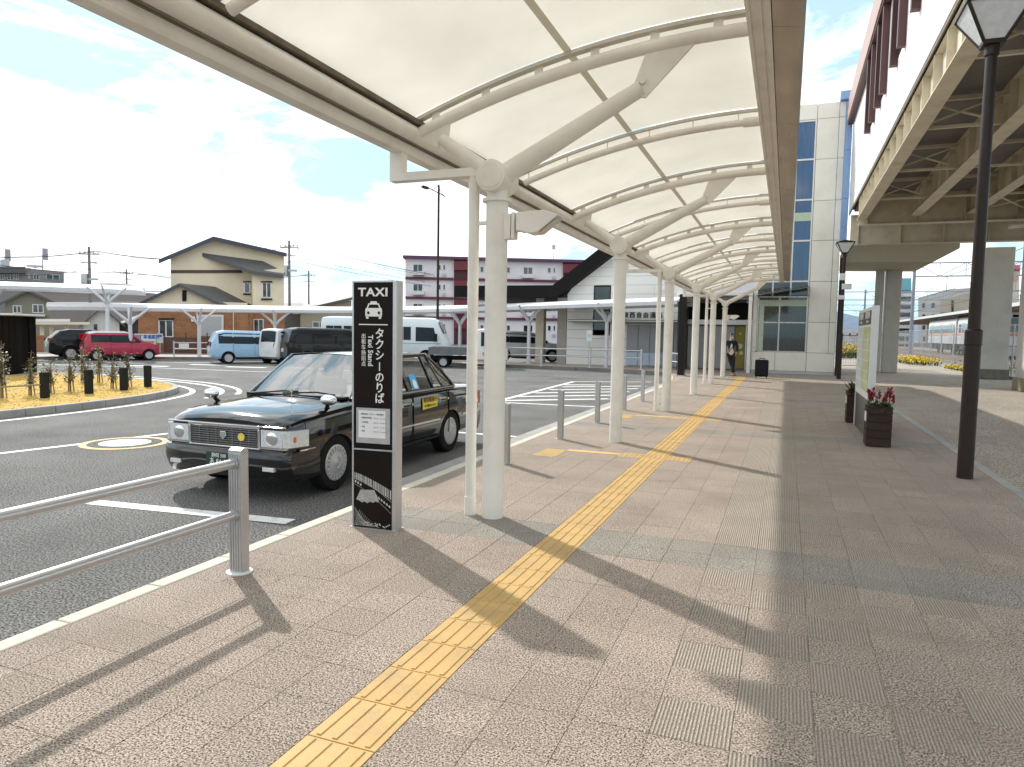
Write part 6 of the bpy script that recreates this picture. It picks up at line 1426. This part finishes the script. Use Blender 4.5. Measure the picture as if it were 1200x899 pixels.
rp_ = thing('island_rope_rail', 'thin pale rail running past the hut to the first island bollard', 'railing', (-15.2, 9.0, 0)); MB().tube((-.15, -3.2, .30), (.05, 1.6, .30), .018, n=8).build('rail', STAKE, rp_); MB().box(-.19, -.11, -1.6, -1.52, 0, .34).build('post', BARK, rp_)

# ------------------------------------------------------------------ tall street lamp, utility poles and wires
tl_ = thing('street_lamp', 'tall thin dark street lamp with a single arm rising behind the microbus', 'street lamp', (-17.2, 33.4, 0), YAW)
q = MB(); q.lathe([(.12, -.02), (.11, .3), (.075, 1.0), (.055, 9.2)], n=14); q.build('pole', BROWNPOST, tl_, smooth=30)
ar = MB(); ar.path([(.35, 0, 8.62), (0, 0, 8.8), (-.55, 0, 9.05)], .025, 8); ar.path([(-.35, 0, 8.95), (-.12, 0, 9.1), (0, 0, 9.25)], .014, 6); ar.path([(.3, 0, 8.65), (.1, 0, 8.85), (0, 0, 9.15)], .014, 6); ar.build('arm', BROWNPOST, tl_)
MB().prism([(-.92, 9.10), (-.80, 9.17), (-.52, 9.09), (-.50, 9.02), (-.66, 8.98), (-.90, 9.06)], -.11, .11).build('lamp_head', BROWNPOST, tl_, bevel=.01)
POLEC = mat('pole_concrete', (.20, .20, .205), rough=.8, var=.08); WIREM = mat('wire_dark', (.03, .03, .03), rough=.6)
PT = {}
def upole(px, rtop, D, lab, tx=True):
    p = at(px, 400, D); t = thing('utility_pole', lab, 'utility pole', (p.x, p.y, 0), YAW, 'utility poles behind the houses'); H = at(px, rtop, D).z
    MB().tube((0, 0, -.1), (0, 0, H), .17, .11, 10).build('pole', POLEC, t, smooth=40); a = MB(); a.box(-.95, .95, -.06, .06, H-.75, H-.63); a.box(-.75, .75, -.06, .06, H-1.5, H-1.4); a.build('crossarm', GALV, t)
    ins = MB()
    for x in (-.85, -.4, .4, .85): ins.lathe([(.05, H-.63), (.07, H-.5), (.03, H-.38)], (x, 0, 0), n=8)
    ins.build('insulators', WHITE, t)
    if tx: b = MB(); b.lathe([(.30, H-3.6), (.32, H-3.5), (.32, H-2.6), (.28, H-2.5)], (-.45, 0, 0), n=14); b.box(-.1, .75, -.12, .12, H-3.1, H-2.9); b.build('transformer', GALV, t, smooth=40)
    PT[lab] = (Vector((p.x, p.y, H-.4)), Vector((_cy, _sy, 0)))
    return lab
u1 = upole(107, 290, 66, 'utility pole with a transformer just left of the cream house'); u2 = upole(150, 316, 105, 'smaller utility pole left of the cream house gable', False); u3 = upole(339.5, 283, 72, 'utility pole with a transformer at the right end of the cream house'); u4 = upole(362, 318, 100, 'small distant utility pole right of the cream house', False)
u0 = upole(-190, 270, 55, 'utility pole beyond the left edge', False); u5 = upole(620, 330, 140, 'utility pole behind the apartment block', False)
wr_ = thing('overhead_wires', 'thin sagging overhead wires strung between the utility poles', 'wires')
for a, b in ((u0, u1), (u1, u3), (u3, u5), (u2, u4), (u0, u2)):
    (pa, dx), (pb, _) = PT[a], PT[b]; w = MB()
    for x, dz in ((-.85, 0), (.4, 0), (.85, 0), (-.4, -1.0), (.5, -1.6)):
        A, B = pa+dx*x+Vector((0, 0, dz)), pb+dx*x+Vector((0, 0, dz)); w.path([A.lerp(B, k/10)-Vector((0, 0, 1.1*(1-(2*k/10-1)**2))) for k in range(11)], .022, 4, caps=False)
    w.build('wire', WIREM, wr_)

# ------------------------------------------------------------------ railway side
BAL = mat('ballast', (.24, .20, .17), rough=.95, var=.25, vs=1.5, fine=.5, fs=25); RUST = mat('rail_rust', (.22, .11, .06), rough=.7, var=.2, vs=6)
tb_ = MB(); tb_.quad((9.3, -10, -.05), (60, -10, -.05), (60, 300, -.05), (9.3, 300, -.05)); struct(tb_.build('track_bed', BAL))
for k, x in enumerate((12.2, 16.97, 21.5)):
    t = thing('railway_track', ('railway track nearest the mesh fence', 'railway track under the white train', 'farthest railway track behind the train')[k], 'track', (x, 0, 0), 0, 'railway tracks beside the station')
    for s in (-.53, .53): r_ = MB(); r_.box(s-.035, s+.035, 0, 260, .08, .20); r_.build('rail', RUST, t)
    sl = MB()
    for j in range(150): sl.box(-1.0, 1.0, 20+.62*j, 20.24+.62*j, -.02, .08)
    o = sl.build('sleepers', CONC, t); o['kind'] = 'stuff'
STEEL = mat('train_stainless', (.60, .61, .62), rough=.35, metal=.45, var=.05, stretch=(1, .2, 4)); ORNG = mat('train_orange', (.80, .20, .03), rough=.4, var=.03)
tn = thing('train', 'silver commuter train with an orange stripe standing beyond the mesh fence', 'train', (15.5, 66, .25))
FZ = 1.0
def traincar(y0, y1, front):
    c = MB(); c.prism([(0, 1.0), (2.9, 1.0), (2.9, 3.2), (2.75, 3.5), (2.2, 3.68), (.7, 3.68), (.15, 3.5), (0, 3.2)], y0, y1); o = c.build('car_body', STEEL, tn, smooth=30)
    MB().box(.5, 2.4, y0+2, y1-2, 3.68, 3.95).build('roof_unit', GALV, o); MB().box(-.006, 2.906, y0+.3, y1-.02, 1.78, 2.0).build('orange_stripe', ORNG, o)
    L = y1-y0; n = 3
    for k in range(n):
        yd = y0+L*(k+.5)/n; d = MB().box(-.012, .0, yd-.65, yd+.65, 1.05, 3.0).build('door', mat('door_steel', (.52, .53, .54), rough=.4, metal=.4), o)
        for s in (-1, 1): MB().box(-.018, -.012, yd+s*.33-.24, yd+s*.33+.24, 2.05, 2.85).build('door_window', DKGL, d)
    for k in range(n+1):
        yw = y0+L*k/n; a = max(y0+.5, yw-L/n/2+.85); b = min(y1-.5, yw+L/n/2-.85)
        if b-a > .4: MB().box(-.012, .0, a, b, 2.08, 2.9).build('side_window', DKGL, o)
    u = MB()
    for k in range(7): u.box(.2, 2.7, y0+1+L*k/7.5, y0+1+L*k/7.5+rnd.uniform(.7, 1.5), .35+rnd.uniform(0, .2), 1.0)
    u.build('underframe', mat('underframe_dark', (.03, .03, .032), rough=.9, var=.3), o)
    wh = MB()
    for yb in (y0+2, y0+4, y1-4, y1-2):
        for x in (.75, 2.1): wh.lathe([(.42, -.06), (.42, .06)], (x, yb, .38), n=16, axis='x')
    wh.build('wheels', WELL, o); return o
o = traincar(0, 14, True); traincar(14.7, 29, False)
fm = mat('train_front_white', (.72, .73, .74), rough=.35, var=.03); MB().prism([(0.02, 1.0), (2.88, 1.0), (2.88, 3.25), (2.6, 3.6), (.3, 3.6), (.02, 3.25)], -.28, .02).build('front_mask', fm, tn)

MB().box(.25, 2.65, -.30, -.27, 2.05, 3.15).build('front_window', DKGL, tn); MB().box(.02, 2.88, -.30, -.27, 1.76, 1.98).build('front_stripe', ORNG, tn); MB().box(.9, 2.0, -.305, -.29, 3.22, 3.42).build('destination_display', WELL, tn)
for x in (.45, 2.45): MB().lathe([(.10, 0), (.10, .03)], (x, -.31, 1.5), n=14, axis='y').build('headlight', LAMPW, tn)
MB().prism([(.2, .2), (2.7, .2), (2.8, .95), (.1, .95)], -.25, .1).build('snow_plough', GALV, tn)
pf = thing('platform_canopy', 'long platform roof on posts reaching out over the train', 'canopy', (15.0, 57, 0))
PFR = mat('platform_roof', (.42, .36, .28), rough=.8, var=.1, dirt=((.22, .18, .13), 1, .4))
MB().prism([(0, 4.12), (3.6, 4.5), (8, 4.2), (8, 4.32), (3.6, 4.62), (0, 4.26)], 0, 74).build('roof', PFR, pf); MB().box(-.06, .0, 0, 74, 4.08, 4.34).build('fascia', SHW, pf); MB().prism([(-.06, 4.08), (3.6, 4.46), (8, 4.16), (8, 4.36), (3.6, 4.68), (-.06, 4.34)], -.08, -.005).build('end_fascia', SHW, pf)
MB().box(3.7, 8, -4, 74, -.1, 1.1).build('platform', CONC, pf)
me_pp = MB().box(5.6, 5.85, -.12, .12, 1.1, 4.3).mesh('post', GALV)
for k in range(11): inst('post', me_pp, pf, (0, 1+7*k, 0))
me_rb = MB().box(.1, 7.9, -.06, .06, 3.98, 4.12).mesh('rafter', PFR)
for k in range(21): inst('rafter', me_rb, pf, (0, 1+3.5*k, 0))
# mesh fence
mf = thing('mesh_fence', 'tall grey mesh fence on posts along the railway side of the forecourt', 'fence', (9.25, 33, 0))
FP = [0, 3.2, 6.4, 10, 14, 18, 22, 26, 30, 34, 38, 42, 47, 52]
for y in FP: MB().tube((-.35*(1-min(1, abs(y-12)/14)), y, 0), (-.35*(1-min(1, abs(y-12)/14)), y, 2.35), .035, n=8).build('post', GALV, mf)
def fx(y): return -.35*(1-min(1, abs(y-12)/14))
w = MB()
for z in (.12, 2.3): 
    for a, b in zip(FP, FP[1:]): w.tube((fx(a), a, z), (fx(b), b, z), .02, n=5)
w.build('rail', GALV, mf); w = MB(); y = 0.0
while y < 44:
    for sg in (1, -1): w.bar((fx(y), y if sg > 0 else y+1.9, .12), (fx(y+1.9), y+1.9 if sg > 0 else y, 2.3), .007, .007)
    y += .30
o = w.build('wire_mesh', GALV, mf); o['kind'] = 'stuff'
MB().box(9.05-9.25-.15, .15, -2, 30, -.05, .12).build('kerb', CONC, mf)
# gate and wire fence at the end of the path
BKF = mat('black_fence_steel', (.018, .018, .02), rough=.5, var=.1)
def wirepanel(t, a, b, h, dx=.12, dz=.15, r=.006, fr=.03):
    A, B = Vector((*a, 0)), Vector((*b, 0)); f = MB()
    for p in (A, B): f.bar(p, p+Vector((0, 0, h)), fr*2, fr*2)
    for z in (.1, h*.42, h-.02): f.bar(A+Vector((0, 0, z)), B+Vector((0, 0, z)), fr, fr)
    o = f.build('frame', BKF, t); w = MB(); L = (B-A).length; n = int(L/dx)
    for k in range(1, n): p = A.lerp(B, k/n); w.bar(p+Vector((0, 0, .1)), p+Vector((0, 0, h)), r, r)
    z = .1+dz
    while z < h: w.bar(A+Vector((0, 0, z)), B+Vector((0, 0, z)), r, r); z += dz
    q = w.build('wire_grid', BKF, o); q['kind'] = 'stuff'
wf_ = thing('wire_fence', 'black wire grid fence closing the path beside the tower', 'fence', (2.2, 43.8, 0)); wirepanel(wf_, (.45, 0), (1.6, .1), 1.8); wirepanel(wf_, (1.65, .1), (2.95, .2), 1.8)
gt_ = thing('gate', 'black wire gate leaf standing open beside the concrete pillar', 'gate', (5.2, 43.9, 0)); wirepanel(gt_, (0, 0), (.05, -2.9), 1.8, .05, .1, .012, .05)
# yellow weeds along the fence
YF = mat('rape_flower_yellow', (.62, .46, .03), rough=.7, var=.3, vs=8)
def weeds(lab, x0, x1, y0, y1, n, h, z=0):
    t = thing('yellow_flower_bed', lab, 'flowers', ((x0+x1)/2, (y0+y1)/2, z), 0, 'yellow flowers by the railway'); a, b = MB(), MB()
    for k in range(n):
        p = (rnd.uniform(x0-x1, x1-x0)/2, rnd.uniform(y0-y1, y1-y0)/2); hh = h*rnd.uniform(.4, 1); leaf(a, (*p, 0), (rnd.uniform(-.4, .4), rnd.uniform(-.4, .4), 1), hh, .06, .1, 2)
        for q in range(3): leaf(b, (p[0]+rnd.uniform(-.12, .12), p[1]+rnd.uniform(-.12, .12), hh*rnd.uniform(.5, 1)), (rnd.uniform(-1, 1), rnd.uniform(-1, 1), .7), .13, .11, .1, 2)
    for m_, nm, M in ((a, 'foliage', GREEN1), (b, 'flowers', YF)): o = m_.build(nm, M, t, recalc=False); o['kind'] = 'stuff'
weeds('yellow flower clump at the foot of the mesh fence beyond the gate', 7.2, 9.0, 50, 58, 300, .5); weeds('low yellow weeds along the near foot of the mesh fence', 8.5, 9.1, 36, 47, 260, .22); weeds('yellow flowers behind the wire fence beside the tower', 4.0, 6.6, 62, 66, 300, 1.3)
bs_ = thing('track_shrub', 'green shrub growing behind the mesh fence before the track', 'shrub', (10.4, 44, -.05)); lv = MB()
for k in range(420): leaf(lv, (rnd.gauss(0, .5), rnd.gauss(0, 1.6), abs(rnd.gauss(.25, .2))), (rnd.uniform(-1, 1), rnd.uniform(-1, 1), rnd.uniform(.1, 1)), .22, .1, .2, 2)
lv.build('foliage', GREEN1, bs_, recalc=False); st2_ = MB()
for k in range(8): st2_.tube((rnd.gauss(0, .3), rnd.gauss(0, 1), 0), (rnd.gauss(0, .4), rnd.gauss(0, 1.2), .5), .012, n=5)
st2_.build('stems', BARK, bs_)
# overhead line portals
CATM = mat('catenary_steel', (.26, .29, .34), rough=.5, metal=.3, var=.1)
for k, (y, lab) in enumerate(((68, 'nearest lattice portal carrying the overhead line'), (108, 'second lattice portal carrying the overhead line'), (150, 'farthest lattice portal carrying the overhead line'))):
    t = thing('catenary_portal', lab, 'overhead line', (9.8, y, 0), 0, 'overhead line portals over the tracks'); c = MB()
    W_ = 26; zt_, zb_ = 8.0, 6.9
    for z in (zt_, zb_): c.bar((-5 if k else 0, 0, z), (W_, 0, z), .10, .10)
    n = 14; b = MB()
    for j in range(n): x0, x1 = W_*j/n, W_*(j+1)/n; b.bar((x0, 0, zb_ if j % 2 else zt_), (x1, 0, zt_ if j % 2 else zb_), .05, .05); b.bar((x1, 0, zb_), (x1, 0, zt_), .04, .04)
    c.build('truss_chord', CATM, t); b.build('truss_web', CATM, t)
    for x in (0, W_): MB().tube((x, 0, -.1), (x, 0, 8.3), .15, .12, 10).build('mast', CATM, t)
    for x in (2.4, 7.2, 11.7): d = MB(); d.bar((x, 0, zb_), (x, 0, 5.6), .05, .05); d.bar((x, 0, 5.7), (x-1.2, 0, 5.9), .04, .04); d.build('drop_arm', CATM, t)
ow = thing('overhead_line', 'contact and messenger wires of the overhead line above the tracks', 'wires', (9.8, 20, 0)); w = MB()
for x in (2.4, 7.2, 11.7):
    for z in (5.5, 6.6): w.tube((x-.6, 0, z), (x-.6, 200, z), .018, n=4)
w.build('wire', WIREM, ow)
# buildings beyond the tracks
b1 = Far('tower_block', 'grey high rise with balcony bands and a teal rooftop screen beyond the tracks', 'building', 1057, 170)
b1.wall([(1043, None), (1071, None), (1071, 341), (1043, 341)], 0, 18, 'wall', mat('highrise_wall', (.30, .30, .34), rough=.8, var=.06, vs=.3)); b1.rect(1044, 1068, 326, 340.5, 1, 16, 'rooftop_screen', mat('teal_screen', (.13, .34, .40), rough=.5, var=.1))
for k in range(9): r = 344+9.3*k; b1.rect(1042.5, 1071.5, r, r+3.6, -1.4, 0, 'balcony_band', mat('balcony_pale', (.52, .52, .55), rough=.7)); b1.rect(1044, 1070, r+4, r+8, -.12, 0, 'window_strip', DKGL)
b2_ = Far('grey_office', 'long pale grey building behind the platform roof', 'building', 1115, 150)
b2_.wall([(1076, None), (1160, None), (1160, 336), (1112, 339), (1076, 349)], 0, 20, 'wall', mat('pale_grey_wall', (.46, .47, .48), rough=.8, var=.05, vs=.3))
for i in range(7):
    for j in range(4): x0 = 1080+11*i; r = 352+(0 if i > 2 else 3)+13*j; b2_.window(x0, x0+5, r, r+6, 0, 1, MATS['pale_grey_wall'])
b3 = Far('cream_building', 'cream block with dark slot windows right behind the grey office', 'building', 1125, 120); b3.wall([(1102, None), (1150, None), (1150, 340), (1102, 352)], 0, 12, 'wall', BEIGE); b3.rect(1115, 1117.5, 352, 368, -.1, 0, 'window_slot', DKGL); b3.rect(1102, 1150, 366, 367, -.15, 0, 'wall_band', GREYB)
b4 = Far('sign_building', 'tall cream building with a red roof band and orange lettering at the right edge', 'building', 1183, 140); b4.wall([(1150, None), (1194.5, None), (1194.5, 316), (1150, 316)], 0, 14, 'wall', mat('cream_tower', (.55, .51, .46), rough=.8, var=.04)); b4.rect(1150, 1195, 310.5, 316, -.4, 14, 'roof_band', mat('red_roof_band', (.62, .12, .17), rough=.5)); b4.rect(1150, 1195, 315.8, 316.8, -.6, 0, 'roof_edge', BANDK)
q = b4.P(1179, 326, 0); text('ほけん', 1.7, ORNG, b4.t, (q.x-.6, -.15, q.z), depth=.08, bold=.05)
for px in (1177, 1182): q = b4.P(px, 319.5, 0); MB().box(q.x-.35, q.x+.35, -.08, .02, q.z-.5, q.z+.5).build('window_pane', DKGL, b4.t)
b5 = Far('town_building', 'low white houses between the tower and the map board in the distance', 'building', 995, 160); b5.wall([(972, None), (1042, None), (1042, 388), (990, 386), (972, 384)], 0, 10, 'wall', mat('town_white', (.5, .5, .53), rough=.8, var=.25, vs=.4))
for k in range(7): b5.window(976+9*k, 980+9*k, 390, 394, 0, 1)
b6 = Far('town_building', 'distant grey blocks at the far right beyond the train', 'building', 1230, 160); b6.wall([(1195, None), (1330, None), (1330, 340), (1195, 345)], 0, 10, 'wall', GREYB)
for k in range(8): b6.window(1200+12*k, 1206+12*k, 352, 360, 0, 2)
hl_ = MB(); HN = 60
rows = [[], []]
for k in range(HN+1):
    a = R(-70+200*k/HN); d = 1500; x, y = -math.sin(a)*d, math.cos(a)*d; hh = 30+22*math.sin(k*.7)+12*math.sin(k*1.9); rows[0].append((x, y, -2)); rows[1].append((x*1.05, y*1.05, hh))
rows.append([(x*1.3, y*1.3, -2) for x, y, z in rows[0]])
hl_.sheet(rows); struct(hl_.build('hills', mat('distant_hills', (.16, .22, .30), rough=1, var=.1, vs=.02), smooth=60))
